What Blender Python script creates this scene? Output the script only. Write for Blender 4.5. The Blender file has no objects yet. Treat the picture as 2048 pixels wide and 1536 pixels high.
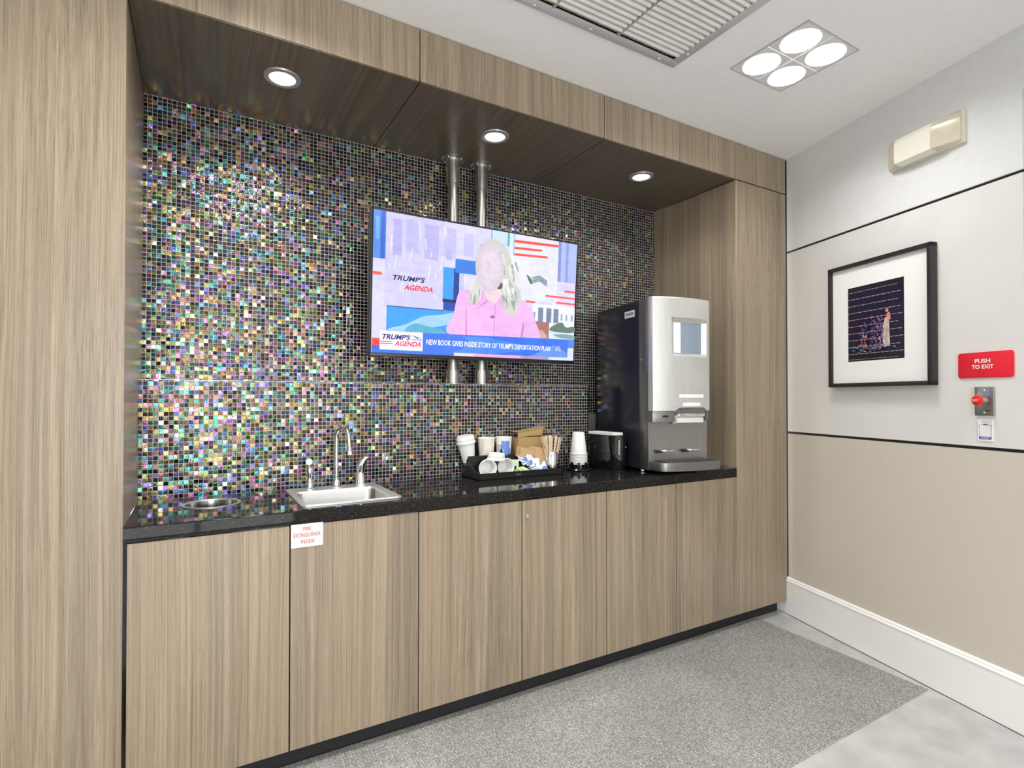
import bpy, bmesh, math, random
from mathutils import Vector, Matrix
random.seed(7)
S = bpy.context.scene
C = S.collection
PI = math.pi

# ------------------------------------------------------------------ camera, world, exposure
cd = bpy.data.cameras.new('camera'); cam = bpy.data.objects.new('camera', cd); C.objects.link(cam)
cam.location = (0, -2.02, 1.30)
cam.rotation_euler = (math.radians(90.6), 0, math.radians(-30.2))
cd.sensor_width = 36; cd.lens = 36 * 1089 / 2048
cd.shift_y = (29 - 1089 * math.tan(math.radians(0.6))) / 2048
cd.clip_start = 0.02
S.camera = cam
S.view_settings.view_transform = 'Standard'; S.view_settings.look = 'None'
S.view_settings.gamma = 1; S.view_settings.exposure = 0.27; S.view_settings.use_curve_mapping = False
S.cycles.use_denoising = True
S.cycles.max_bounces = 10; S.cycles.diffuse_bounces = 6; S.cycles.glossy_bounces = 5
S.cycles.sample_clamp_indirect = 6
w = bpy.data.worlds.new('sky'); S.world = w; w.use_nodes = True
WB = w.node_tree.nodes['Background']; WB.inputs[0].default_value = (0.93, 0.97, 1, 1); WB.inputs[1].default_value = 6.4
LAMP_W = 3.8          # watts of each lamp in the four-lamp ceiling fittings
SPOT_W = 1.6          # watts of each soffit downlight
CEIL = 2.757; SOF = 2.543; CT = 0.908
AX0, AX1 = -0.187, 2.640        # alcove sides
YL, YU = 0.500, 0.636           # lower and upper tile planes

# ------------------------------------------------------------------ materials
def mat(name, col=(.5, .5, .5), rough=.5, metal=0., emit=None, es=0., spec=.5, coat=0., trans=0., ior=1.45, alpha=1.):
    m = bpy.data.materials.new(name); m.use_nodes = True
    b = m.node_tree.nodes['Principled BSDF']
    b.inputs['Base Color'].default_value = (*col, 1); b.inputs['Roughness'].default_value = rough
    b.inputs['Metallic'].default_value = metal; b.inputs['Specular IOR Level'].default_value = spec
    b.inputs['Coat Weight'].default_value = coat; b.inputs['Coat Roughness'].default_value = .05
    b.inputs['Transmission Weight'].default_value = trans; b.inputs['IOR'].default_value = ior
    b.inputs['Alpha'].default_value = alpha
    if emit: b.inputs['Emission Color'].default_value = (*emit, 1); b.inputs['Emission Strength'].default_value = es
    return m
class N:
    """small node helper"""
    def __init__(s, m): s.m = m; s.t = m.node_tree; s.n = s.t.nodes; s.b = s.n.get('Principled BSDF')
    def new(s, ty, **kw):
        x = s.n.new(ty)
        for k, v in kw.items(): setattr(x, k, v)
        return x
    def link(s, a, b): s.t.links.new(a, b)
    def math(s, op, a, b=None):
        x = s.new('ShaderNodeMath', operation=op)
        for i, v in enumerate((a, b)):
            if v is None: continue
            if isinstance(v, (int, float)): x.inputs[i].default_value = v
            else: s.link(v, x.inputs[i])
        return x.outputs[0]
    def vmath(s, op, a, b=None):
        x = s.new('ShaderNodeVectorMath', operation=op)
        for i, v in enumerate((a, b)):
            if v is None: continue
            if isinstance(v, tuple): x.inputs[i].default_value = v
            else: s.link(v, x.inputs[i])
        return x.outputs[0]
    def pos(s): return s.new('ShaderNodeNewGeometry').outputs['Position']
    def noise(s, vec, scale, detail=3, rough=.5):
        x = s.new('ShaderNodeTexNoise'); x.inputs['Scale'].default_value = scale
        x.inputs['Detail'].default_value = detail; x.inputs['Roughness'].default_value = rough
        if vec is not None: s.link(vec, x.inputs['Vector'])
        return x
    def ramp(s, fac, stops):
        x = s.new('ShaderNodeValToRGB'); e = x.color_ramp.elements
        while len(e) < len(stops): e.new(.5)
        for k, (p, c) in zip(e, stops): k.position = p; k.color = (*c, 1)
        s.link(fac, x.inputs[0]); return x.outputs[0]
    def bump(s, h, strength, dist):
        x = s.new('ShaderNodeBump'); x.inputs['Strength'].default_value = strength; x.inputs['Distance'].default_value = dist
        s.link(h, x.inputs['Height']); return x.outputs[0]
    def mix(s, fac, a, b, blend='MIX'):
        x = s.new('ShaderNodeMix', data_type='RGBA', blend_type=blend)
        for i, v in ((0, fac), (6, a), (7, b)):
            if isinstance(v, (int, float)): x.inputs[i].default_value = v
            elif isinstance(v, tuple): x.inputs[i].default_value = (*v, 1)
            else: s.link(v, x.inputs[i])
        return x.outputs[2]

def wood(name, axis='z', rough=.28, tone=1.):
    m = mat(name, rough=rough, spec=.5); n = N(m)
    p = n.pos(); rnd = n.new('ShaderNodeObjectInfo').outputs['Random']
    off = n.math('MULTIPLY', rnd, 37.)
    cx = n.new('ShaderNodeCombineXYZ'); n.link(off, cx.inputs[0]); n.link(off, cx.inputs[1]); n.link(off, cx.inputs[2])
    p1 = n.vmath('ADD', p, cx.outputs[0])
    def st(v, a, g): return n.vmath('MULTIPLY', v, (a, a, g) if axis == 'z' else (a, g, a))
    low = n.noise(st(p1, 2.2, .55), 1, 1)
    wob = n.vmath('MULTIPLY', n.vmath('SUBTRACT', low.outputs['Color'], (.5, .5, .5)), (.055, .055, .0) if axis == 'z' else (.055, 0, .055))
    p2 = n.vmath('ADD', p1, wob)
    broad = n.noise(st(p2, 13, .12), 1, 3, .6).outputs[0]
    mid = n.noise(st(p2, 75, .22), 1, 3, .6).outputs[0]
    fine = n.noise(st(p2, 420, .9), 1, 2, .6).outputs[0]
    pore = n.noise(st(p1, 900, 28), 1, 2, .6).outputs[0]
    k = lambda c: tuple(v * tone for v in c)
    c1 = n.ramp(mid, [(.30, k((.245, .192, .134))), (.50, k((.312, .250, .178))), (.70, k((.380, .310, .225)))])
    c2 = n.ramp(fine, [(.33, (.74, .72, .70)), (.5, (1, 1, 1)), (.67, (1.12, 1.11, 1.10))])
    c3 = n.ramp(broad, [(.32, (.80, .80, .82)), (.5, (1, .99, .98)), (.68, (1.10, 1.07, 1.03))])
    c4 = n.ramp(pore, [(.36, (.86, .85, .84)), (.5, (1, 1, 1))])
    col = n.mix(1., n.mix(1., n.mix(1., c1, c2, 'MULTIPLY'), c3, 'MULTIPLY'), c4, 'MULTIPLY')
    n.link(col, n.b.inputs['Base Color'])
    n.link(n.bump(fine, .10, .0005), n.b.inputs['Normal'])
    return m

def tile(name, seed=0.):
    m = mat(name); n = N(m); P = .01700; b = n.b
    sep = n.new('ShaderNodeSeparateXYZ'); n.link(n.pos(), sep.inputs[0])
    U = n.math('DIVIDE', n.math('SUBTRACT', sep.outputs[0], AX0 - .0035 - .017 * 20), P)
    V = n.math('DIVIDE', n.math('SUBTRACT', sep.outputs[2], CT - .017 * 10), P)
    cu, cv = n.math('FLOOR', U), n.math('FLOOR', V); fu, fv = n.math('FRACT', U), n.math('FRACT', V)
    def cell(z):
        c = n.new('ShaderNodeCombineXYZ'); n.link(cu, c.inputs[0]); n.link(cv, c.inputs[1]); c.inputs[2].default_value = z + seed
        wn = n.new('ShaderNodeTexWhiteNoise', noise_dimensions='3D'); n.link(c.outputs[0], wn.inputs['Vector'])
        s = n.new('ShaderNodeSeparateColor'); n.link(wn.outputs['Color'], s.inputs[0]); return s.outputs
    r, q = cell(1.3), cell(9.7)
    # distance to the nearest joint
    eu = n.math('MINIMUM', fu, n.math('SUBTRACT', 1., fu)); ev = n.math('MINIMUM', fv, n.math('SUBTRACT', 1., fv))
    grout = n.math('LESS_THAN', n.math('MINIMUM', eu, ev), .056)
    # glass colours: dark browns, plums, navies and bottle greens, some lighter lustre tiles
    hue = n.ramp(r[0], [(0, (1.0, .66, .14)), (.17, (.80, .42, .22)), (.30, (.80, .22, .50)), (.40, (.42, .26, .80)), (.50, (.14, .28, .95)),
                        (.60, (.10, .66, .76)), (.72, (.18, .74, .36)), (.86, (.76, .80, .20)), (1, (.88, .80, .68))])
    val = n.ramp(r[1], [(0, (.04,)*3), (.35, (.105,)*3), (.70, (.24,)*3), (.91, (.54,)*3), (1, (1.2,)*3)])
    # the lustre shifts hue a little across each tile
    warp = n.noise(n.vmath('MULTIPLY', n.pos(), (140, 140, 140)), 1, 2)
    col = n.mix(1., hue, val, 'MULTIPLY')
    col = n.mix(.35, col, n.mix(1., col, warp.outputs['Color'], 'MULTIPLY'))
    n.link(col, b.inputs['Base Color'])
    b.inputs['Metallic'].default_value = .92; b.inputs['Roughness'].default_value = .145
    b.inputs['Coat Weight'].default_value = .3; b.inputs['Coat Roughness'].default_value = .10
    # every tile is set at a slightly different angle
    tx = n.math('MULTIPLY', n.math('SUBTRACT', n.math('ADD', q[0], r[2]), 1.), .17)
    tz = n.math('MULTIPLY', n.math('SUBTRACT', n.math('ADD', q[1], q[2]), 1.), .15)
    cN = n.new('ShaderNodeCombineXYZ'); n.link(tx, cN.inputs[0]); n.link(tz, cN.inputs[2])
    wv = n.noise(n.vmath('MULTIPLY', n.pos(), (210, 210, 210)), 1, 1)
    wob = n.vmath('MULTIPLY', n.vmath('SUBTRACT', wv.outputs['Color'], (.5, .5, .5)), (.34, 0, .34))
    # pillowed edges
    pil = n.new('ShaderNodeCombineXYZ')
    n.link(n.math('MULTIPLY', n.math('POWER', n.math('SUBTRACT', fu, .5), 3), .9), pil.inputs[0])
    n.link(n.math('MULTIPLY', n.math('POWER', n.math('SUBTRACT', fv, .5), 3), .9), pil.inputs[2])
    nn = n.vmath('NORMALIZE', n.vmath('ADD', n.vmath('ADD', n.vmath('ADD', n.new('ShaderNodeNewGeometry').outputs['Normal'], cN.outputs[0]), wob), pil.outputs[0]))
    n.link(nn, b.inputs['Normal']); n.link(nn, b.inputs['Coat Normal'])
    g = n.new('ShaderNodeBsdfDiffuse'); g.inputs[0].default_value = (.46, .42, .415, 1)
    mx = n.new('ShaderNodeMixShader'); n.link(grout, mx.inputs[0]); n.link(b.outputs[0], mx.inputs[1]); n.link(g.outputs[0], mx.inputs[2])
    n.link(mx.outputs[0], n.n['Material Output'].inputs[0])
    return m

def noisy(name, c0, c1, scale, rough, bump=0., bd=.001, spec=.5, detail=4):
    m = mat(name, rough=rough, spec=spec); n = N(m); f = n.noise(n.pos(), scale, detail)
    n.link(n.ramp(f.outputs[0], [(.35, c0), (.65, c1)]), n.b.inputs['Base Color'])
    if bump: n.link(n.bump(f.outputs[0], bump, bd), n.b.inputs['Normal'])
    return m

def carpet(name):
    m = mat(name, rough=.95, spec=.1); n = N(m); p = n.pos()
    a = n.noise(p, 260, 3); big = n.noise(p, 2.2, 3)
    vo = n.new('ShaderNodeTexVoronoi'); vo.inputs['Scale'].default_value = 85; vo.inputs['Randomness'].default_value = .4
    n.link(p, vo.inputs['Vector'])
    c = n.ramp(a.outputs[0], [(.30, (.14, .138, .13)), (.5, (.43, .42, .395)), (.70, (.80, .78, .735))])
    c2 = n.ramp(vo.outputs['Distance'], [(0, (1.15,)*3), (.75, (.55,)*3)])
    c3 = n.ramp(big.outputs[0], [(.3, (.88,)*3), (.7, (1.08,)*3)])
    n.link(n.mix(1., n.mix(1., c, c2, 'MULTIPLY'), c3, 'MULTIPLY'), n.b.inputs['Base Color'])
    h = n.math('SUBTRACT', a.outputs[0], vo.outputs['Distance'])
    n.link(n.bump(h, .6, .004), n.b.inputs['Normal'])
    return m

def brushed(name, col, rough, axis='z', metal=1.):
    m = mat(name, col, rough, metal); n = N(m)
    sc = {'z': (900, 900, 6), 'x': (6, 900, 900)}[axis]
    f = n.noise(n.vmath('MULTIPLY', n.new('ShaderNodeTexCoord').outputs['Object'], sc), 1, 2)
    n.link(n.ramp(f.outputs[0], [(.3, tuple(v * .86 for v in col)), (.7, tuple(min(1, v * 1.08) for v in col))]), n.b.inputs['Base Color'])
    return m

def quartz(name):
    m = mat(name, rough=.05, spec=.16); n = N(m)
    vo = n.new('ShaderNodeTexVoronoi'); vo.inputs['Scale'].default_value = 420; n.link(n.pos(), vo.inputs['Vector'])
    s = n.new('ShaderNodeSeparateColor'); n.link(vo.outputs['Color'], s.inputs[0])
    n.link(n.ramp(s.outputs[0], [(.0, (.009, .008, .008)), (.88, (.018, .016, .015)), (.96, (.045, .040, .034)), (1, (.10, .09, .07))]), n.b.inputs['Base Color'])
    n.b.inputs['Coat Weight'].default_value = 0.
    return m

def picture(name, strength=0., rough=.4, vary=0.):
    """flat artwork or screen: colours come from the mesh's own colour attribute"""
    m = mat(name, (0, 0, 0), rough); n = N(m)
    a = n.new('ShaderNodeVertexColor'); a.layer_name = 'Col'; col = a.outputs[0]
    if vary:
        f = n.noise(n.vmath('MULTIPLY', n.new('ShaderNodeTexCoord').outputs['Object'], (9, 9, 16)), 1, 6, .7)
        f.inputs['Distortion'].default_value = 1.4
        col = n.mix(1., col, n.ramp(f.outputs[0], [(.35, (1 - vary,) * 3), (.65, (1 + vary,) * 3)]), 'MULTIPLY')
    if strength:
        n.link(col, n.b.inputs['Emission Color']); n.b.inputs['Emission Strength'].default_value = strength
    else: n.link(col, n.b.inputs['Base Color'])
    return m

M = dict(
    wood=wood('greige_laminate'), wood_shaded=wood('greige_laminate_soffit_shaded', 'y', .28, .38),  # soffit copy: same laminate, toned down so its colour carries the alcove's shade
    tile=tile('iridescent_mosaic'), tile2=tile('iridescent_mosaic_low', 3.),
    ceiling=noisy('ceiling_paint', (.885, .885, .88), (.905, .905, .90), 30, .8, .05),
    upper=noisy('wall_paint_upper', (.70, .705, .70), (.725, .73, .725), 30, .7, .05),
    midp=noisy('wall_panel', (.675, .665, .64), (.70, .69, .665), 6, .6, .04),
    beige=noisy('wall_textured_beige', (.56, .52, .445), (.59, .55, .475), 130, .75, .35, .0015),
    groove=mat('groove_black', (.018, .016, .016), .5), white=mat('trim_white', (.86, .86, .85), .4),
    grey=mat('grey_paint', (.36, .37, .38), .5), room=mat('room_wall', (.70, .68, .64), .7),
    floor=noisy('polished_floor', (.42, .415, .405), (.52, .515, .505), 9, .30, detail=8), mat=carpet('carpet_mat'),
    black=mat('black_plastic', (.014, .014, .016), .28), blackgloss=mat('black_gloss', (.006, .006, .008), .04, spec=.9),
    blackm=mat('black_matte', (.02, .02, .022), .6), dark=mat('dark_cabinet', (.012, .010, .009), .8),
    quartz=quartz('black_quartz'), chrome=mat('chrome', (.90, .91, .92), .04, 1.), steel=brushed('stainless', (.47, .47, .46), .30, 'x'),
    shaft=mat('chute_steel', (.34, .34, .33), .18, 1.), rim=mat('steel_rim', (.78, .78, .77), .38, .9), nickel=brushed('brushed_nickel', (.62, .61, .58), .30), satin=brushed('satin_silver', (.70, .70, .675), .32, metal=.65),
    gunmetal=brushed('gunmetal', (.26, .255, .25), .34, metal=.85), niche=brushed('niche_steel', (.34, .335, .32), .36, metal=.8),
    bodyblk=mat('machine_body', (.020, .020, .032), .22), lamp=mat('lamp_lens', (1, 1, 1), .3, emit=(1, .985, .96), es=9),
    lampw=mat('fitting_white', (.76, .76, .76), .25), lampd=mat('downlight_lens', (1, 1, 1), .3, emit=(1, .99, .97), es=1.5),
    ring=mat('downlight_ring', (.42, .42, .43), .35, .6), filt=noisy('vent_louvre', (.70, .695, .665), (.76, .755, .73), 14, .7),
    filtd=noisy('vent_rust', (.30, .21, .16), (.50, .42, .35), 40, .8), ventf=mat('vent_frame', (.56, .545, .55), .4, .2),
    paper=mat('white_paper', (.80, .80, .77), .6), paperw=mat('cup_white', (.82, .82, .80), .35), cream=mat('cup_cream', (.74, .67, .56), .5),
    blue=mat('cup_blue', (.10, .24, .66), .45), navy=mat('navy_ink', (.02, .03, .14), .5), kraft=noisy('kraft', (.36, .24, .10), (.44, .30, .135), 60, .8),
    kraft2=noisy('kraft_napkin', (.52, .34, .17), (.60, .41, .22), 60, .8), stick=noisy('birch', (.78, .62, .40), (.86, .72, .52), 90, .6),
    green=mat('packet_green', (.60, .72, .42), .45), pblue=mat('packet_blue', (.12, .22, .55), .4), pwhite=mat('packet_white', (.74, .79, .85), .4),
    red=mat('sign_red', (.72, .018, .035), .35), redtxt=mat('red_ink', (.50, .03, .03), .5), btn=mat('button_red', (.72, .015, .012), .2),
    ivory=mat('aged_ivory', (.66, .62, .48), .4), ivory2=mat('aged_ivory_front', (.78, .76, .65), .35),
    lens=mat('clear_lens', (.80, .75, .58), .12, spec=.6, alpha=.62), frame=mat('frame_black', (.022, .020, .020), .32),
    matb=mat('mat_board', (.84, .84, .82), .8), glassdark=mat('machine_screen', (.16, .19, .23), .06, emit=(.42, .50, .60), es=.20),
    art=picture('photo_print', 0, .3), screen=picture('tv_picture', 1.0, .12, .09), led=mat('green_led', (0, .3, .08), .3, emit=(.0, .55, .18), es=.8),
    outlet=mat('outlet_grey', (.16, .165, .15), .4), pane=mat('window_pane', (1, 1, 1), 0., trans=1., ior=1.0),
)

# ------------------------------------------------------------------ mesh helpers
class MB:
    def __init__(s): s.bm = bmesh.new(); s.mats = []; s.col = s.bm.loops.layers.float_color.new('Col') if False else None
    def mi(s, m):
        if m not in s.mats: s.mats.append(m)
        return s.mats.index(m)
    def faces(s, vs, fs, m, T=None):
        k = s.mi(m); bv = [s.bm.verts.new(T @ Vector(v) if T else v) for v in vs]; out = []
        for f in fs:
            try: x = s.bm.faces.new([bv[i] for i in f]); x.material_index = k; out.append(x)
            except ValueError: pass
        return out
    def box(s, x0, x1, y0, y1, z0, z1, m, bev=0., T=None, seg=2):
        vs = [(x, y, z) for x in (x0, x1) for y in (y0, y1) for z in (z0, z1)]
        fs = s.faces(vs, [(0, 1, 3, 2), (4, 6, 7, 5), (0, 4, 5, 1), (2, 3, 7, 6), (0, 2, 6, 4), (1, 5, 7, 3)], m, T)
        if bev:
            es = list({e for f in fs for e in f.edges})
            r = bmesh.ops.bevel(s.bm, geom=es, offset=bev, segments=seg, affect='EDGES', profile=.5, clamp_overlap=True)
            for f in r['faces']: f.material_index = s.mi(m)
        return s
    def prism(s, pts, h0, h1, m, axis='z', T=None, bev=0.):
        """extrude a polygon; axis z: pts are (x,y); axis x: (y,z); axis y: (x,z)"""
        def P(p, h): return {'z': (p[0], p[1], h), 'x': (h, p[0], p[1]), 'y': (p[0], h, p[1])}[axis]
        n = len(pts); vs = [P(p, h0) for p in pts] + [P(p, h1) for p in pts]
        fs = s.faces(vs, [tuple(range(n))[::-1], tuple(range(n, 2 * n))] + [(i, (i + 1) % n, n + (i + 1) % n, n + i) for i in range(n)], m, T)
        if bev:
            es = list({e for f in fs[:2] for e in f.edges})
            r = bmesh.ops.bevel(s.bm, geom=es, offset=bev, segments=2, affect='EDGES', profile=.5, clamp_overlap=True)
            for f in r['faces']: f.material_index = s.mi(m)
        return s
    def lathe(s, prof, m, c=(0, 0, 0), n=32, T=None, mats=None):
        """prof: list of (r, z); closed to the axis where r == 0"""
        c = Vector(c); rings = []
        for r, z in prof:
            if r <= 1e-6: rings.append([s.bm.verts.new(T @ (c + Vector((0, 0, z))) if T else c + Vector((0, 0, z)))])
            else:
                rings.append([s.bm.verts.new((T @ q) if T else q) for q in
                              (c + Vector((r * math.cos(2 * PI * i / n), r * math.sin(2 * PI * i / n), z)) for i in range(n))])
        for j, (a, b) in enumerate(zip(rings, rings[1:])):
            k = s.mi(mats[j] if mats else m)
            for i in range(n):
                i2 = (i + 1) % n
                q = [a[0], b[i2], b[i]] if len(a) == 1 else [a[i], a[i2], b[0]] if len(b) == 1 else [a[i], a[i2], b[i2], b[i]]
                if len(a) == 1 and len(b) == 1: continue
                try: f = s.bm.faces.new(q); f.material_index = k
                except ValueError: pass
        return s
    def tube(s, path, rad, m, n=16, T=None, cap=True):
        path = [Vector(p) for p in path]; k = s.mi(m); rings = []
        rs = rad if isinstance(rad, (list, tuple)) else [rad] * len(path)
        ref = None
        for i, p in enumerate(path):
            t = (path[min(i + 1, len(path) - 1)] - path[max(i - 1, 0)]).normalized()
            if ref is None: ref = Vector((0, 0, 1)) if abs(t.z) < .9 else Vector((1, 0, 0))
            u = (ref - t * ref.dot(t)).normalized(); v = t.cross(u); ref = u
            ring = [p + rs[i] * (math.cos(2 * PI * a / n) * u + math.sin(2 * PI * a / n) * v) for a in range(n)]
            rings.append([s.bm.verts.new(T @ q if T else q) for q in ring])
        for a, b in zip(rings, rings[1:]):
            for i in range(n):
                f = s.bm.faces.new([a[i], a[(i + 1) % n], b[(i + 1) % n], b[i]]); f.material_index = k
        if cap:
            for r in (rings[0][::-1], rings[-1]): f = s.bm.faces.new(r); f.material_index = k
        return s
    def build(s, name, parent=None, smooth=35):
        bmesh.ops.recalc_face_normals(s.bm, faces=s.bm.faces[:])
        me = bpy.data.meshes.new(name); s.bm.to_mesh(me); s.bm.free()
        for m in s.mats: me.materials.append(m)
        if smooth:
            for p in me.polygons: p.use_smooth = True
            me.set_sharp_from_angle(angle=math.radians(smooth))
        o = bpy.data.objects.new(name, me); C.objects.link(o)
        if parent: o.parent = parent
        return o
def rrect(x0, x1, y0, y1, r, n=6):
    out = []
    for cx, cy, a in ((x1 - r, y1 - r, 0), (x0 + r, y1 - r, 90), (x0 + r, y0 + r, 180), (x1 - r, y0 + r, 270)):
        for i in range(n + 1):
            t = math.radians(a + 90 * i / n); out.append((cx + r * math.cos(t), cy + r * math.sin(t)))
    return out
def thing(name, loc, label, cat, group=None, rz=0.):
    o = bpy.data.objects.new(name, None); C.objects.link(o); o.location = loc; o.rotation_euler = (0, 0, rz)
    o.empty_display_size = .05
    return tag(o, label, cat, group)
def tag(o, label, cat, group=None, kind=None):
    o['label'] = label; o['category'] = cat
    if group: o['group'] = group
    if kind: o['kind'] = kind
    return o
def struct(o, label=None, cat=None):
    o['kind'] = 'structure'
    if label: o['label'] = label; o['category'] = cat
    return o
def copy_tree(o, parent=None):
    c = o.copy(); C.objects.link(c); c.parent = parent
    for ch in list(o.children): copy_tree(ch, c)
    return c
def font_tris(body, bold=0.):
    cu = bpy.data.curves.new('t', 'FONT'); cu.body = body; cu.size = 1; cu.offset = bold; cu.align_x = 'CENTER'; cu.align_y = 'CENTER'
    cu.resolution_u = 3; o = bpy.data.objects.new('t', cu); C.objects.link(o)
    dg = bpy.context.evaluated_depsgraph_get(); me = o.evaluated_get(dg).to_mesh(); me.calc_loop_triangles()
    vs = [(v.co.x, v.co.y) for v in me.vertices]; ts = [tuple(t.vertices) for t in me.loop_triangles]
    o.evaluated_get(dg).to_mesh_clear(); bpy.data.objects.remove(o); bpy.data.curves.remove(cu)
    return vs, ts
def fit(vs, x0, x1, y0, y1, shear=0.):
    a = min(v[0] for v in vs); b = max(v[0] for v in vs); c = min(v[1] for v in vs); d = max(v[1] for v in vs)
    sx = (x1 - x0 - abs(shear) * (y1 - y0)) / (b - a)
    return [(x0 + (x - a) * sx + shear * (y - c) / (d - c) * (y1 - y0), y0 + (y - c) / (d - c) * (y1 - y0)) for x, y in vs]
def lettering(name, parent, m, lines, y, thick=.0006, bold=.02):
    """lines: (text, x0, x1, z0, z1) on a plane facing -y; one mesh"""
    b = MB()
    for t, x0, x1, z0, z1 in lines:
        vs, ts = font_tris(t, bold); vs = fit(vs, x0, x1, z0, z1)
        b.faces([(v[0], y, v[1]) for v in vs], ts, m)
    return b.build(name, parent, 0)

class Art:
    """flat artwork: stacked coloured polygons, 0.1 mm apart, all in one mesh facing -y"""
    def __init__(s, u): s.u = u; s.bm = bmesh.new(); s.cl = s.bm.loops.layers.float_color.new('Col'); s.k = 0
    def tri(s, vs, fs, col):
        s.k += 1; y = -.00004 * s.k
        bv = [s.bm.verts.new((v[0] * s.u, y, v[1] * s.u)) for v in vs]
        for f in fs:
            try: q = s.bm.faces.new([bv[i] for i in f])
            except ValueError: continue
            for l in q.loops: l[s.cl] = (*col, 1)
    def poly(s, pts, col): s.tri(pts, [tuple(range(len(pts)))], col)
    def rect(s, x0, x1, y0, y1, col): s.poly([(x0, y0), (x1, y0), (x1, y1), (x0, y1)], col)
    def smooth(s, pts, col, n=5):
        out = []; L = len(pts)
        for i in range(L):
            p0, p1, p2, p3 = (pts[(i + k) % L] for k in (-1, 0, 1, 2))
            for j in range(n):
                t = j / n
                out.append(tuple(.5 * (2 * p1[a] + (p2[a] - p0[a]) * t + (2 * p0[a] - 5 * p1[a] + 4 * p2[a] - p3[a]) * t * t + (3 * p1[a] - p0[a] - 3 * p2[a] + p3[a]) * t ** 3) for a in (0, 1)))
        c = (sum(p[0] for p in pts) / L, sum(p[1] for p in pts) / L); K = len(out)
        s.poly(out, col)
    def ellipse(s, cx, cy, rx, ry, col, n=28): s.poly([(cx + rx * math.cos(2 * PI * i / n), cy + ry * math.sin(2 * PI * i / n)) for i in range(n)], col)
    def text(s, t, x0, x1, y0, y1, col, shear=0., bold=.0):
        vs, ts = font_tris(t, bold); s.tri(fit(vs, x0, x1, y0, y1, shear), ts, col)
    def build(s, name, m, parent):
        for f in s.bm.faces:
            if f.normal.y > 0: f.normal_flip()
        s.bm.normal_update()
        bmesh.ops.triangulate(s.bm, faces=s.bm.faces[:])
        me = bpy.data.meshes.new(name); s.bm.to_mesh(me); s.bm.free(); me.materials.append(m)
        o = bpy.data.objects.new(name, me); C.objects.link(o); o.parent = parent; return o

# ------------------------------------------------------------------ room shell
b = MB(); b.box(-3.2, 3.9, -6.2, 1.2, -.06, 0, M['floor']); struct(b.build('floor', smooth=0), 'pale grey polished floor', 'floor')
FX = [(2.21, -.62), (.25, -.62), (-1.71, -.62), (1.50, -2.75), (-.40, -2.75), (-2.0, -2.75), (.9, -4.4), (-1.2, -4.4)]
HF = .178
holes = [(x - HF, x + HF, y - HF, y + HF) for x, y in FX] + [(.555, 1.807, -.962, -.322)]
xs = sorted({-3.2, 3.9} | {h[0] for h in holes} | {h[1] for h in holes}); ys = sorted({-6.2, 0.02} | {h[2] for h in holes} | {h[3] for h in holes})
b = MB()
for x0, x1 in zip(xs, xs[1:]):
    for y0, y1 in zip(ys, ys[1:]):
        cx, cy = (x0 + x1) / 2, (y0 + y1) / 2
        if any(h[0] < cx < h[1] and h[2] < cy < h[3] for h in holes): continue
        b.box(x0, x1, y0, y1, CEIL, CEIL + .04, M['ceiling'])
o = b.build('ceiling', smooth=0); struct(o, 'smooth off-white ceiling', 'ceiling')
# tiled back wall of the alcove, with the thicker tiled lower wall in front
b = MB(); b.box(AX0 - .02, AX1 + .02, YU, YU + .08, CT - .05, SOF + .05, M['tile']); struct(b.build('wall_back_upper', smooth=0), 'iridescent mosaic tile wall of the alcove', 'wall')
b = MB(); b.box(AX0, 1.98, YL, YU, CT, 1.372, M['tile2']); b.box(AX0, 1.981, YL - .0005, YU, 1.372, 1.3745, M['ring'])
b.box(1.98, 1.9815, YL - .0015, YU, CT, 1.372, M['blackm'])
struct(b.build('wall_back_lower', smooth=0), 'thicker mosaic tile ledge behind the worktop', 'wall')
# wood panel to the left, its return into the alcove, right column
b = MB(); b.box(-2.6, AX0, 0, .9, 0, CEIL, M['wood']); struct(b.build('wall_front_left', smooth=0), 'tall greige wood laminate panel left of the alcove', 'wall')
b = MB(); b.box(AX1, 3.104, 0, .75, .083, SOF - .003, M['wood'], bev=.0012); struct(b.build('wall_front_right', smooth=0), 'greige laminate column right of the alcove', 'wall')
k = 1
for x0, x1 in ((AX0, .757), (.757, 1.687), (1.687, AX1), (AX1, 3.105)):
    b = MB(); b.box(x0 + .0022, x1 - .0022, 0, .022, SOF + .004, CEIL - .006, M['wood']); struct(b.build('trim_%d' % k, smooth=0), 'greige laminate fascia panel below the ceiling', 'trim'); k += 1
b = MB(); b.box(AX0, 3.2, .014, .10, SOF + .02, CEIL + .03, M['groove']);
struct(b.build('trim_%d' % k, smooth=0), 'dark shadow gap behind the fascia', 'trim'); k += 1
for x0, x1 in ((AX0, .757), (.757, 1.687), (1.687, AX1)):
    b = MB(); b.box(x0 + .002, x1 - .002, .003, YU, SOF, SOF + .02, M['wood_shaded']); struct(b.build('trim_%d' % k, smooth=0), 'greige laminate soffit panel over the alcove, shade darkened into its colour', 'trim'); k += 1
b = MB(); b.box(AX0 - .4, 3.5, .02, .8, SOF + .0205, SOF + .04, M['groove']); struct(b.build('trim_%d' % k, smooth=0)); k += 1

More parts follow.
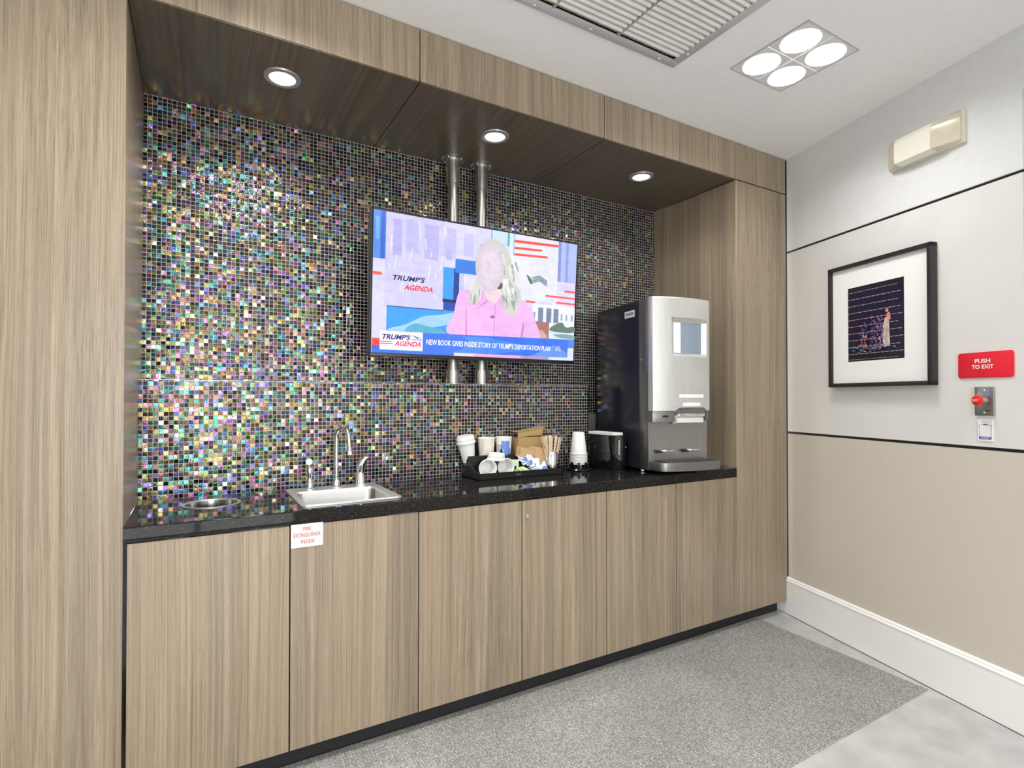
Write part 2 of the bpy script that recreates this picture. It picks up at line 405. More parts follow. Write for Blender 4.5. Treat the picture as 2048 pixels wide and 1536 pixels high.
# right wall, turned: local x runs towards the viewer, the room lies on its -y side
RZ = math.atan2(-.9628, -.270); RL = (3.112, 0, 0)
def on_right(o): o.location = RL; o.rotation_euler = (0, 0, RZ); return o
def rpt(s, z, off=0.):
    m = Matrix.Rotation(RZ, 3, 'Z'); v = m @ Vector((s, -off, 0)); return (RL[0] + v.x, RL[1] + v.y, z)
D0, D1, DZ = 1.243, 2.19, 2.504
b = MB()
for s0, s1, z1 in ((-.9, D0, 9), (D1, 6.4, 9)): b.box(s0, s1, .010, .16, 0, CEIL + .02, M['groove'])
b.box(D0, D1, .010, .16, DZ, CEIL + .02, M['groove'])
for s0, s1 in ((0.004, D0), (D1, 6.4)):
    b.box(s0, s1, 0, .012, 2.194, CEIL, M['upper'])
    b.box(s0, s1, 0, .012, 1.101, 2.181, M['midp'])
    b.box(s0, s1, 0, .012, .0, 1.087, M['beige'])
b.box(D0, D1, 0, .012, DZ, CEIL, M['upper'])
struct(on_right(b.build('wall_right', smooth=0)), 'off-white panelled wall with beige lower part', 'wall')
b = MB()
for s0, s1 in ((D0, D0 + .05), (D1 - .05, D1)): b.box(s0, s1, .012, .16, 0, DZ, M['grey'])
b.box(D0, D1, .012, .16, DZ - .05, DZ, M['grey'])
b.box(D0 + .05, D1 - .05, .11, .15, 0, DZ - .05, M['grey'])
b.box(D0 + .09, D0 + .11, .06, .11, .95, 1.10, M['nickel'], bev=.003)
struct(on_right(b.build('door_1', smooth=0)), 'grey exit door in the right wall', 'door')
def skirting(s0, s1):
    prof = [(-.016, 0), (-.016, .196), (-.019, .1985), (-.019, .2025), (-.013, .208), (-.011, .216), (-.004, .221), (0.0, .221), (0.0, 0)]
    return MB().prism(prof, s0, s1, M['white'], 'x')
struct(on_right(skirting(-.085, D0).box(-.085, D0, -.0185, -.0155, 0, .0022, M['groove']).build('baseboard_right', smooth=0)), 'tall white moulded baseboard on the right wall', 'baseboard')
struct(on_right(skirting(D1, 6.0).build('baseboard_right_far', smooth=0)))
# rest of the room, behind the camera
b = MB(); b.box(-2.75, -2.6, -6.2, .9, 0, CEIL + .02, M['room']); struct(b.build('wall_left', smooth=0))
WX0, WX1, WZ0, WZ1 = -1.05, 1.12, .10, 2.55
b = MB(); b.box(-2.6, WX0, -5.35, -5.2, 0, CEIL, M['room']); b.box(WX1, 2.6, -5.35, -5.2, 0, CEIL, M['room'])
b.box(WX0, WX1, -5.35, -5.2, WZ1, CEIL, M['room']); b.box(WX0, WX1, -5.35, -5.2, 0, WZ0, M['room'])
struct(b.build('wall_rear', smooth=0))
b = MB()
for x in (WX0, .0, WX1 - .06): b.box(x, x + .06, -5.32, -5.24, WZ0, WZ1, M['blackm'])
for z in (WZ0, WZ1 - .06): b.box(WX0, WX1, -5.32, -5.24, z, z + .06, M['blackm'])
wf = struct(b.build('window_1', smooth=0))

# ------------------------------------------------------------------ ceiling lights and vent
def add_area(name, loc, r, watt, spread=150):
    l = bpy.data.lights.new(name, 'AREA'); l.shape = 'DISK'; l.size = 2 * r; l.energy = watt; l.color = (1, .99, .975); l.spread = math.radians(spread)
    o = bpy.data.objects.new(name, l); C.objects.link(o); o.location = loc; return o
def four_lamp(x, y, label, watt=LAMP_W):
    t = thing('recessed_ceiling_light', (x, y, CEIL), label, 'ceiling light', 'square four lamp ceiling lights')
    b = MB(); q = .088; n = 32; R = .077
    for sx in (-1, 1):
        for sy in (-1, 1):
            cx, cy = sx * .0885, sy * .0885; outer = []; inner = []
            for i in range(n):
                a = 2 * PI * i / n; c, s_ = math.cos(a), math.sin(a); kk = q / max(abs(c), abs(s_))
                outer.append((cx + c * kk, cy + s_ * kk, -.002)); inner.append((cx + R * c, cy + R * s_, -.002))
            b.faces(outer + inner, [(i, (i + 1) % n, n + (i + 1) % n, n + i) for i in range(n)], M['lampw'])
    for x0, x1, y0, y1 in ((-.178, -.1765, -.178, .178), (.1765, .178, -.178, .178), (-.178, .178, -.178, -.1765), (-.178, .178, .1765, .178)): b.box(x0, x1, y0, y1, -.004, .03, M['ring'])
    b.box(-.178, .178, -.178, .178, .085, .09, M['lampw'])
    for x0, x1, y0, y1 in ((-.178, -.174, -.178, .178), (.174, .178, -.178, .178), (-.178, .178, -.178, -.174), (-.178, .178, .174, .178)): b.box(x0, x1, y0, y1, .0, .085, M['lampw'])
    b.build('trim_plate', t)
    for sx in (-1, 1):
        for sy in (-1, 1):
            cx, cy = sx * .0885, sy * .0885
            b = MB(); b.lathe([(.077, -.004), (.0775, .0), (.077, .022), (.071, .024), (.070, .026), (.070, .030), (.073, .05)], None, (cx, cy, 0), mats=[M['lampw']] * 3 + [M['ring']] + [M['lampw']] * 2); cup = b.build('reflector_cup', t)
            b = MB(); b.lathe([(0, .040), (.066, .040), (.071, .042)], M['lamp'], (cx, cy, 0)); b.build('lamp_lens', cup)
            l = add_area('lamp', (cx, cy, .016), .062, watt, 150); l.parent = t
    return t
LB = ['square recessed ceiling light with four round lamps near the right wall', 'square four-lamp ceiling light above the left end of the counter',
      'square four-lamp ceiling light at the far left of the room', 'square four-lamp ceiling light behind the viewer on the right',
      'square four-lamp ceiling light straight behind the viewer', 'square four-lamp ceiling light behind the viewer on the left',
      'square four-lamp ceiling light near the rear window on the right', 'square four-lamp ceiling light near the rear window on the left']
for (x, y), l in zip(FX, LB): four_lamp(x, y, l, LAMP_W * (.56 if x > 2 else 1))

t = thing('ceiling_vent', (.555, -.962, CEIL), 'large grey framed ceiling return vent with pale louvred filters', 'vent')
W, H = 1.252, .640
b = MB()
for a in ((0, W, 0, .036), (0, W, H - .036, H), (0, .036, .036, H - .036), (W - .036, W, .036, H - .036)): b.box(*a, -.006, .004, M['ventf'], bev=.001)
for a in ((0, W, 0, .004), (0, W, H - .004, H), (0, .004, 0, H), (W - .004, W, 0, H)): b.box(*a, .004, .06, M['groove'])
b.box(0, W, 0, H, .06, .064, M['groove']); b.build('vent_frame', t)
for i, sx in enumerate((.15, .52, .78, 1.15)):
    for yy in (.018, H - .018): MB().lathe([(0, -.009), (.004, -.008), (.005, -.006)], M['white'], (sx, yy, 0), 12).build('screw', t)
MB().lathe([(0, -.009), (.004, -.008), (.005, -.006)], M['white'], (W - .018, H - .10, 0), 12).build('screw', t)
cells = [(.036, .275), (.279, .588), (.592, .901), (.905, W - .036)]
for x0, x1 in cells:
    b = MB(); y = .040; p = .0262
    while y + p < H - .034:
        prof = [(y + p * .5 - p * .42 * math.cos(PI * j / 8), .008 - .012 * math.sin(PI * j / 8)) for j in range(9)]
        b.prism(prof + [(y + p * .92, .012), (y + p * .08, .012)], x0, x1, M['filt'], 'x'); y += p
    b.box(x0, x1, .034, H - .034, .012, .015, M['filtd']); b.build('louvre_filter', t, 50)
for x in (.277, .590, .903): MB().box(x - .0035, x + .0035, .036, H - .036, -.005, .012, M['filtd']).build('divider_bar', t, 0)

def downlight(x, label):
    t = thing('soffit_downlight', (x, .240, SOF), label, 'downlight', 'round downlights in the soffit')
    MB().lathe([(.048, -.002), (.049, -.006), (.056, -.007), (.066, -.005), (.068, 0)], M['ring']).build('trim_ring', t)
    MB().lathe([(0, -.002), (.048, -.002)], M['lampd']).build('lamp_lens', t)
    l = add_area('lamp', (0, 0, -.008), .045, SPOT_W, 130); l.parent = t
downlight(.286, 'round lit downlight in the soffit, leftmost, above the trash hole and sink')
downlight(1.222, 'round lit downlight in the soffit in front of the steel poles')
downlight(2.153, 'round lit downlight in the soffit above the coffee machine')

# ------------------------------------------------------------------ base cabinets and worktop
edges = [-.178, .287, .755, 1.226, 1.697, 2.162, AX1 - .001]
lbl = ['greige laminate cabinet below the trash hole, leftmost of the run', 'greige laminate cabinet carrying the fire extinguisher sign',
       'greige laminate cabinet right of the one with the fire extinguisher sign', 'greige laminate cabinet whose door has a small round lock',
       'greige laminate cabinet under the black cup stack holder', 'greige laminate cabinet below the coffee machine, rightmost of the run']
for i in range(6):
    x0, x1 = edges[i], edges[i + 1]
    t = thing('base_cabinet', ((x0 + x1) / 2, .0, .0), lbl[i], 'cabinet', 'base cabinets under the worktop')
    h = (x1 - x0) / 2
    MB().box(-h, -h + .016, .022, .485, .083, .858, M['dark']).box(h - .016, h, .022, .485, .083, .858, M['dark']).box(-h, h, .475, .485, .083, .858, M['dark']).box(-h, h, .022, .485, .083, .099, M['dark']).box(-h + .016, h - .016, .022, .030, .80, .858, M['dark']).build('carcass', t, 0)
    MB().box(-h, h, .060, .075, 0, .083, M['blackm']).build('toe_kick', t, 0)
    d = MB().box(-h + .0022, h - .0022, 0, .020, .083, .857, M['wood'], bev=.0008).build('door', t, 0)
    if i == 3:
        lk = MB().lathe([(0, .006), (.004, .006), (.0055, .008), (.0095, .008), (.0108, .005), (.0108, -.002)], M['chrome'], n=20,
                        T=Matrix.Translation((-h + .022, 0, .791)) @ Matrix.Rotation(PI / 2, 4, 'X')).build('lock', d)
        lk['label'] = 'small chrome cam lock'
MB_ = MB().box(AX1, 3.095, .062, .70, 0, .083, M['blackm']); struct(MB_.build('trim_20', smooth=0), 'black toe kick below the right column', 'trim')

HX, HY, HR = .055, .305, .092        # trash hole
SX0, SX1, SY0, SY1 = .332, .712, .052, .470   # sink
def worktop():
    b = MB(); m = M['quartz']; x0, x1, y0, y1 = AX0 + .001, AX1 - .001, -.003, YL
    # top surface pieces with a round hole and a square opening
    n = 48; hx0, hx1 = HX - .13, HX + .13; hy0, hy1 = HY - .13, HY + .13
    outer = []; inner = []
    for i in range(n):
        a = 2 * PI * i / n; c, s_ = math.cos(a), math.sin(a); kk = .13 / max(abs(c), abs(s_))
        outer.append((HX + c * kk, HY + s_ * kk, CT)); inner.append((HX + HR * c, HY + HR * s_, CT))
    b.faces(outer + inner, [(i, (i + 1) % n, n + (i + 1) % n, n + i) for i in range(n)], m)
    ox0, ox1, oy0, oy1 = SX0 + .012, SX1 - .012, SY0 + .012, SY1 - .06
    yf = .002
    for a in ((x0, hx0, yf, y1), (hx0, hx1, yf, hy0), (hx0, hx1, hy1, y1), (hx1, ox0, yf, y1), (ox0, ox1, yf, oy0), (ox0, ox1, oy1, y1), (ox1, x1, yf, y1)):
        b.faces([(a[0], a[2], CT), (a[1], a[2], CT), (a[1], a[3], CT), (a[0], a[3], CT)], [(0, 1, 2, 3)], m)
    b.box(1.98, x1, YL, YU, CT - .04, CT, m)
    # front edge with an eased arris
    pr = [(yf, CT), (.0003, CT - .0004), (-.0013, CT - .0013), (-.0025, CT - .0028), (-.003, CT - .0045), (-.003, CT - .0465), (.012, CT - .0475), (.012, CT - .044)]
    n0 = len(pr); vs = [(x0, *p) for p in pr] + [(x1, *p) for p in pr]
    b.faces(vs, [(i, i + 1, n0 + i + 1, n0 + i) for i in range(n0 - 1)], m)
    for i in range(n):   # hole wall
        pass
    b.box(x0, hx0 - .001, .012, y1, CT - .0475, CT - .046, m); b.box(ox1 + .06, x1, .012, y1, CT - .0475, CT - .046, m)
    o = b.build('worktop', smooth=30); return o
tag(worktop(), 'long black speckled quartz worktop', 'worktop')

t = thing('trash_chute', (HX, HY, CT), 'round stainless trash hole set into the left end of the worktop', 'trash hole')
MB().lathe([(.099, .0002), (.099, .0022), (.093, .003), (.088, .0018), (.087, -.002), (.087, -.16)], None, n=48, mats=[M['rim']] * 4 + [M['shaft']]).build('ring', t)
MB().lathe([(0, -.159), (.087, -.159)], M['dark'], n=48).build('liner', t)
t = thing('worktop_grommet', (.237, .440, CT), 'small round chrome cap on the worktop left of the sink', 'cap')
MB().lathe([(.024, .0), (.024, .003), (.019, .006), (.0, .007)], M['chrome'], n=28).build('cover', t)

# sink
t = thing('sink', (SX0, SY0, CT), 'small rectangular stainless drop-in sink', 'sink')
w_, d_ = SX1 - SX0, SY1 - SY0
b = MB(); m = M['steel']
def loop_pts(x0, x1, y0, y1, r, z, n=5): return [(x, y, z) for x, y in rrect(x0, x1, y0, y1, r, n)]
rings = [loop_pts(0, w_, 0, d_, .022, .0005), loop_pts(0, w_, 0, d_, .022, .005), loop_pts(.004, w_ - .004, .004, d_ - .004, .020, .0075), loop_pts(.016, w_ - .016, .016, d_ - .016, .018, .0050),
         loop_pts(.026, w_ - .026, .026, d_ - .085, .030, .0035), loop_pts(.030, w_ - .030, .030, d_ - .089, .030, -.004),
         loop_pts(.040, w_ - .040, .040, d_ - .099, .034, -.120), loop_pts(.062, w_ - .062, .062, d_ - .121, .030, -.138)]
bv = [[b.bm.verts.new(p) for p in r] for r in rings]; b.mi(m); L = len(rings[0])
b.mi(M['rim'])
for j, (a, c) in enumerate(zip(bv, bv[1:])):
    for i in range(L): b.bm.faces.new([a[i], a[(i + 1) % L], c[(i + 1) % L], c[i]]).material_index = 1 if j < 5 else 0
b.bm.faces.new(bv[-1]); b.build('basin', t, 40)
MB().lathe([(0, -.135), (.03, -.135), (.042, -.136), (.045, -.138)], M['chrome'], (w_ / 2, .16, 0)).build('drain', t)

# faucet
t = thing('faucet', (.538, .438, CT + .0045), 'chrome gooseneck bar faucet with two side handles on the sink', 'faucet')
b = MB(); b.lathe([(.024, 0), (.024, .004), (.018, .007), (.0155, .014), (.0165, .022), (.0135, .030), (.0085, .036), (.008, .05)], M['chrome']); b.build('spout_base', t)
pth = [(0, 0, .04), (0, 0, .20)]
for i in range(1, 13): a = PI * i / 12; pth.append((.016 - .016 * math.cos(a), -.045 + .045 * math.cos(a), .215 + .046 * math.sin(a)))
pth += [(.033, -.0925, .19), (.034, -.094, .172)]
sp = MB().tube(pth, .0088, M['chrome'], 16).build('spout', t)
MB().tube([(.034, -.094, .175), (.0345, -.0945, .163)], .0098, M['chrome'], 16).tube([(.0345, -.0945, .164), (.035, -.095, .146)], .0088, M['ivory2'], 16).build('aerator', sp)
# left handle: post with a lever whose round end faces the room
b = MB(); b.lathe([(.022, 0), (.022, .004), (.016, .008), (.0125, .018), (.0145, .024), (.011, .032), (.0105, .05), (.0125, .066), (.0125, .094), (.010, .100), (0, .102)], M['chrome'], (-.112, -.006, 0))
b.tube([(-.112, -.006, .086), (-.117, -.022, .104), (-.121, -.040, .120)], [.008, .0075, .011], M['chrome'], 14)
b.tube([(-.121, -.040, .120), (-.122, -.045, .1212)], [.0135, .0135], M['ivory2'], 18)
h1 = b.build('handle', t)
b = MB(); b.lathe([(.024, 0), (.026, .004), (.0255, .010), (.022, .030), (.0185, .048), (.0175, .060), (.0195, .072), (.0195, .086), (.014, .096), (0, .097)], M['chrome'], (.105, .0, 0))
b.tube([(.105, .0, .062), (.107, -.003, .088), (.114, -.008, .106), (.125, -.014, .120), (.137, -.018, .126)], [.0185, .0205, .018, .011, .004], M['chrome'], 14)
b.build('handle', t)

# ------------------------------------------------------------------ signs on the fronts
t = thing('fire_extinguisher_sign', (.343, -.0012, .8215), 'white sticker with red lettering FIRE EXTINGUISHER INSIDE on a cabinet door', 'sign')
MB().box(-.0535, .0535, -.0010, 0.0010, -.0415, .0415, M['paper']).build('plate', t, 0)
lettering('lettering', t, M['redtxt'], [('FIRE', -.0135, .0135, .0155, .0290), ('EXTINGUISHER', -.045, .045, -.0065, .0075), ('INSIDE', -.021, .024, -.029, -.0155)], -.0013, bold=.012)

# ------------------------------------------------------------------ television on two poles
t = thing('television', (1.233, .398, 1.490), 'large wall television showing a news programme, hung in front of the mosaic', 'television')
t.rotation_euler = (math.radians(3.9), 0, 0)
TW, TH = 1.134, .655
b = MB(); b.box(-TW / 2, TW / 2, .004, .035, 0, TH, M['black'], bev=.003); b.box(-.36, .36, .035, .075, .10, .50, M['blackm'], bev=.01)
for x0, x1, z0, z1 in ((-TW / 2, TW / 2, 0, .017), (-TW / 2, TW / 2, TH - .008, TH), (-TW / 2, -TW / 2 + .0095, 0, TH), (TW / 2 - .0095, TW / 2, 0, TH)): b.box(x0, x1, -.003, .006, z0, z1, M['black'], bev=.0012)
b.build('housing', t, 30)
for z0, y1 in ((.16, .115), (.42, .118)): MB().box(-.13, .13, .070, y1, z0, z0 + .06, M['gunmetal'], bev=.003).build('mount_bracket', t, 0)
A = Art(.01); lil = (.66, .62, .90); wht = (.80, .78, .95); blu = (.055, .20, .72)
A.rect(0, 111.5, 0, 62.8, (.66, .63, .91))
A.rect(5.6, 34, 21, 62.8, (.60, .57, .86))
for x0, x1, y0, y1, c in ((9, 13, 44, 60, (.46, .43, .78)), (15, 21, 46, 61, (.52, .50, .82)), (24, 31, 44, 60, (.49, .46, .80)), (33.5, 40, 46, 60, (.53, .51, .83)), (44, 49, 48, 59, (.55, .53, .84)), (35, 38, 45, 50, (.47, .45, .80))): A.rect(x0, x1, y0, y1, c)
for i in range(26):   # pale vertical facade strokes and swirls
    x = 6 + random.random() * 44; y = 24 + random.random() * 32; l = 2 + random.random() * 7; d = random.random() * 3 - 1.5
    A.poly([(x, y), (x + .5, y), (x + d + .6, y + l), (x + d, y + l)], (.74, .72, .95))
A.rect(0, 5.6, 41.7, 62.8, (.10, .26, .80)); A.rect(3.2, 5.2, 41.7, 62.8, (.045, .14, .58)); A.rect(1, 2.6, 50, 60, (.16, .42, .88))
A.rect(58.8, 59.2, 40, 62.8, (.10, .14, .45)); A.rect(59.2, 68, 45, 62.8, (.60, .74, .92)); A.rect(68, 69.2, 56, 62.8, (.14, .40, .46)); A.rect(69.2, 71.6, 44, 62.8, (.62, .78, .92)); A.rect(71.6, 72.0, 40, 62.8, (.25, .35, .55))
A.rect(72.0, 99.3, 30, 62.8, (.74, .74, .90))
A.rect(99.3, 111.5, 41.7, 62.8, (.42, .48, .86)); A.rect(99.3, 101.2, 41.7, 62.8, (.24, .30, .62)); A.rect(104.2, 106, 41.7, 62.8, (.27, .33, .66))
for p in (((72.1, 58.4), (99.2, 59.5), (99.2, 60.8), (72.1, 59.8)), ((72.1, 55.1), (88.9, 55.9), (88.9, 57), (72.1, 56.3)), ((72.1, 51.9), (92.6, 52.9), (92.5, 54), (72.1, 53.1))): A.poly(p, (.86, .11, .07))
for p in ((104.2, 111.4, 36.4, 37.5), (92, 111.4, 33, 34), (80, 85.9, 29, 30), (98.9, 111.4, 30, 31)): A.rect(*p, (.84, .12, .12))
for i in range(7): A.poly([(76.5 + i * .9, 38), (76.7 + i * .9, 38), (74.2 + i * 1.1, 50), (73.9 + i * 1.1, 50)], (.86, .88, .98))
A.smooth([(79.9, 43), (82, 42), (83.6, 39.6), (82.3, 38.6)], (.10, .20, .16))
for i in range(4): A.poly([(83, 39 + i * .9), (88, 40.6 + i * .75), (92.6, 38.4 + i * .8), (92.6, 39 + i * .8), (88, 41.2 + i * .75), (83, 39.5 + i * .9)], (.16, .22, .24))
A.rect(-.2, 4, 34.4, 35.8, (.86, .13, .08))
A.text("TRUMP'S", 8.6, 24.8, 32.9, 35.3, (.015, .015, .10), .3, .03); A.text("AGENDA", 14.4, 29.2, 29.0, 31.4, (.80, .03, .05), .3, .03)
A.rect(33.6, 39.7, 26, 41.6, (.05, .32, .86)); A.rect(39.1, 42, 26, 41.6, (.018, .055, .30)); A.rect(33.6, 41, 25.2, 26.6, (.01, .02, .10)); A.rect(39.7, 51, 39.6, 46.2, (.05, .22, .74)); A.rect(34, 42, 21, 25.2, (.02, .07, .40))
A.rect(42.2, 44.4, 27, 39.6, (.50, .52, .78))
A.rect(6.6, 41, 10, 21.3, (.05, .33, .85)); A.smooth([(7, 10.5), (16, 13.5), (24, 17.5), (33, 19), (41, 20.5), (41, 16), (30, 13), (18, 10.5)], (.34, .60, .95)); A.smooth([(16, 10.2), (20, 14), (27, 13), (34, 12), (34, 10)], (.10, .42, .62)); A.rect(6.6, 34, 20.9, 21.3, (.02, .06, .30))
# white building with a lawn
A.poly([(84.3, 28.6), (91.8, 31.6), (98.9, 29.3), (111.4, 28.6), (111.4, 17.5), (84.3, 17.5)], (.78, .79, .90)); A.poly([(85.5, 28.6), (91.8, 31), (98, 29)], (.66, .67, .80))
for x in (87.7, 92.9, 97.5): A.rect(x, x + 3.2, 19.6, 27.1, (.20, .24, .36)); 
for x in (84.8, 102.2, 105.4, 109): A.rect(x, x + 1.2, 21.3, 24.6, (.34, .38, .56))
A.rect(84.3, 111.5, 10, 17.6, (.62, .72, .88)); A.smooth([(95.4, 15.6), (97.5, 18.2), (103, 20.2), (106, 17.8), (111.4, 18.4), (111.4, 15.4), (103, 14.8)], (.13, .20, .16)); A.smooth([(98, 13.4), (104, 14), (111.4, 13.6), (111.4, 12), (103, 11.8)], (.24, .34, .38))
A.rect(85.5, 94.9, 10.8, 19.7, (.38, .18, .16)); A.smooth([(87, 12), (90, 15.5), (93.5, 12.5), (93, 11.2), (88, 11)], (.60, .38, .32))
# presenter, face softened out
A.smooth([(41.6, 29.6), (44.5, 31.6), (51, 32.4), (57, 33.2), (66, 31.4), (74.6, 29.8), (79, 29.0), (83.4, 25.5), (86, 20), (86, 9.5), (39, 9.5), (39.6, 20)], (.80, .46, .80))
A.poly([(46.2, 10), (47, 10), (46.2, 22), (45.6, 24)], (.60, .22, .58)); A.poly([(77.2, 10), (78.6, 10), (79.4, 17), (78.6, 19)], (.60, .22, .58)); A.rect(61.8, 62.1, 10, 27, (.56, .26, .54))
A.poly([(55.2, 34), (66, 34), (63, 27.4), (61.2, 26.2), (57.2, 28.6)], (.83, .62, .68))
A.poly([(50.4, 22.6), (54.8, 32), (56.0, 31), (58.4, 27.4), (53, 22.9)], (.78, .42, .74)); A.poly([(50.4, 22.6), (56.4, 26.5), (57.6, 28), (53.2, 24.6)], (.46, .16, .44)); A.poly([(62.6, 27.2), (65.6, 30.4), (67.6, 29.6), (67.4, 26.4), (64.8, 27)], (.76, .38, .72))
A.smooth([(50.9, 48.5), (52.6, 54.2), (57.8, 58.0), (64.5, 57.2), (69.2, 52.6), (71.8, 45.4), (72.4, 38.9), (76.4, 34.0), (76.2, 27.0), (72.6, 21.3), (68.0, 23.0), (65.9, 28.4), (65.4, 36.2), (53.2, 36.2), (54.0, 30.5), (50.2, 24.4), (47.2, 28.8), (49.8, 35.0), (51.2, 41.0)], (.60, .61, .56))
for i in range(60):
    x = 65.5 + random.random() * 9; y = 22 + random.random() * 26; c = random.choice([(.72, .72, .66), (.36, .38, .40), (.62, .63, .56), (.80, .80, .80)])
    A.poly([(x, y), (x + .6, y), (x + 1.1 - random.random() * 3, y + 5), (x + .5 - random.random() * 3, y + 5)], c)
for i in range(12):
    x = 48 + random.random() * 5; y = 25 + random.random() * 6; A.poly([(x, y), (x + .6, y), (x + .9, y + 4), (x + .3, y + 4)], random.choice([(.72, .72, .66), (.36, .38, .40)]))
A.poly([(50.9, 49), (53, 54.5), (57.6, 57), (56, 54.6), (53.2, 51.6), (52, 48)], (.22, .22, .20)); A.smooth([(62.6, 34.2), (65.2, 37.6), (65.4, 34.6)], (.14, .10, .10))
for i in range(14):
    t_ = i / 13; r_ = 1.10 - .55 * t_; c0 = (.60, .56, .64); c1 = (.73, .62, .71)
    A.ellipse(58.2, 44.6, 7.3 * r_, 11.2 * r_, tuple(c0[j] + (c1[j] - c0[j]) * min(1, t_ * 1.2) for j in range(3)))
A.text('cb', 59.2, 61.6, 19.4, 21, (.02, .01, .06), 0, .02)
# lower third
A.poly([(23.9, 9.9), (110.9, 11.4), (110.9, 7), (107.3, 6.6), (107.3, 1.5), (23.9, 1.4)], (.055, .18, .80)); A.poly([(40, 1.5), (62, 1.5), (86, 5.5), (72, 7.8), (58, 9.6), (44, 9.6), (50, 6)], (.09, .26, .86)); A.poly([(84, 1.5), (107, 1.5), (107, 4), (98, 8)], (.14, .30, .86))
A.rect(0, 3.6, 3.1, 6.4, (.84, .06, .07)); A.rect(0, 3.6, .2, 3.1, (.05, .13, .70)); A.rect(0, 40, 0, 1.4, (.05, .17, .78))
A.rect(40, 77.6, 0, 1.4, (.82, .40, .62)); A.rect(40, 51, 0, 1.4, (.84, .62, .62)); A.rect(77.6, 95, 0, 1.5, (.40, .30, .55)); A.poly([(95, 0), (111.3, 0), (111.3, 6.6), (107.4, 6.5), (107.4, 1.5), (95, 1.4)], (.66, .72, .92)); A.rect(107.5, 111.5, 6.8, 11.5, (.10, .25, .80))
A.rect(3.6, 24, 1.5, 10.0, (.82, .80, .95)); A.text("TRUMP'S", 4.2, 18.2, 6.1, 8.5, (.02, .02, .18), .3, .03); A.text("AGENDA", 10.4, 23.8, 3.3, 5.6, (.78, .03, .10), .3, .03)
A.rect(3.8, 9.2, 4.9, 5.3, (.78, .04, .10)); A.rect(3.8, 9.8, 4.0, 4.4, (.78, .04, .10)); A.poly([(18.4, 8.6), (20, 8.2), (23.2, 7.3), (21, 7.1)], (.12, .20, .34)); A.rect(18.4, 23.6, 6.3, 6.8, (.20, .45, .80))
A.text("NEW BOOK GIVES INSIDE STORY OF TRUMP'S DEPORTATION PLAN", 25.8, 95.8, 4.55, 7.2, (.90, .92, 1.), 0, .02)
for i in range(5): a = i * PI / 4; A.ellipse(101 + 1.1 * math.cos(a), 5.6 + 1.1 * math.sin(a), .55, .9, ((.9, .5, .3), (.9, .3, .3), (.6, .3, .8), (.3, .4, .9), (.3, .7, .5))[i])
scr = A.build('screen', M['screen'], t); scr.location = (-.5555, -.0002, .0172); scr.scale = (.9988, 1, 1.0045)

for i, (px, lb) in enumerate(((1.150, 'left brushed steel pole running from ledge to soffit behind the television'), (1.315, 'right brushed steel pole running from ledge to soffit behind the television'))):
    t = thing('support_pole', (px, .565, 1.3745), lb, 'pole', 'television support poles')
    hh = SOF - 1.3745
    MB().lathe([(.0265, .0), (.0265, hh)], M['nickel']).build('shaft', t)
    MB().lathe([(.0275, hh), (.0345, hh), (.0345, hh - .135), (.027, hh - .137)][::-1], M['nickel']).build('top_sleeve', t)
    MB().lathe([(.0345, 0), (.0345, .074), (.027, .076)], M['nickel']).build('bottom_sleeve', t)
    f = MB().lathe([(.036, hh - .012), (.038, hh - .008), (.056, hh - .006), (.060, hh - .004), (.060, hh)], M['nickel']).build('flange', t)
    for a in (.6, 2.2, 3.8, 5.4): MB().lathe([(0, hh - .0105), (.003, hh - .0095), (.004, hh - .006)], M['chrome'], (.048 * math.cos(a), .048 * math.sin(a), 0), 10).build('screw', f)
    MB().lathe([(.0345, .0005), (.060, .0005), (.060, .003), (.036, .007)], M['nickel']).build('base_flange', t)

# ------------------------------------------------------------------ coffee machine
t = thing('coffee_machine', (2.039, .049, CT), 'tall black coffee machine with a silver front and touch screen', 'coffee machine', rz=math.radians(-8.5))
zt = 1.830 - CT; zd = 1.236 - CT
MB().box(.0, .383, .110, .545, .018, zt - .004, M['bodyblk'], bev=.003).build('body', t, 30)
MB().box(0.0, .383, .030, .109, .018, zt - .006, M['gunmetal'], bev=.002).build('front_frame', t, 30)
# silver door: a bulged sheet with a recessed screen bay and a notch at the bottom
def fy(x): return -.034 * (1 - ((x - .185) / .205) ** 2) if x <= .385 else 0.
X = [0, .015, .04, .07, .104, .124, .15, .18, .21, .24, .27, .30, .322, .345, .358]
prof = [(x, fy(x)) for x in X] + [(.368, fy(.358) + .003), (.378, fy(.358) + .011), (.384, .008), (.385, .020), (.385, .029)]
prof = [(0, .029), (0, .003)] + [(.0025, fy(0.003))] + prof[1:]
Z = [zd, zd + .016, zd + .10, zd + .20, 1.520 - CT, 1.537 - CT, 1.60 - CT, 1.66 - CT, 1.703 - CT, 1.724 - CT, 1.78 - CT, zt - .006, zt]
b = MB(); m = M['satin']; b.mi(m); g = []
for j, z in enumerate(Z):
    row = []
    for (x, y) in prof:
        zz = z; yy = y
        if j == 0 and .135 < x < .34: zz = z + .016
        if j == 1 and .135 < x < .34: zz = z + .022
        if j == len(Z) - 1: yy = y + .004 * (1 if y < .02 else 0)
        if .123 < x < .323 and 5 <= j <= 8: yy = y + .020
        row.append(b.bm.verts.new((x, yy, zz)))
    g.append(row)
for a, c in zip(g, g[1:]):
    for i in range(len(prof) - 1): b.bm.faces.new([a[i], a[i + 1], c[i + 1], c[i]])
b.bm.faces.new(g[-1])
door = b.build('silver_door', t, 28); door['label'] = 'silver curved door'
s_ = MB(); xs_ = [.1275, .15, .18, .21, .24, .27, .30, .3195]
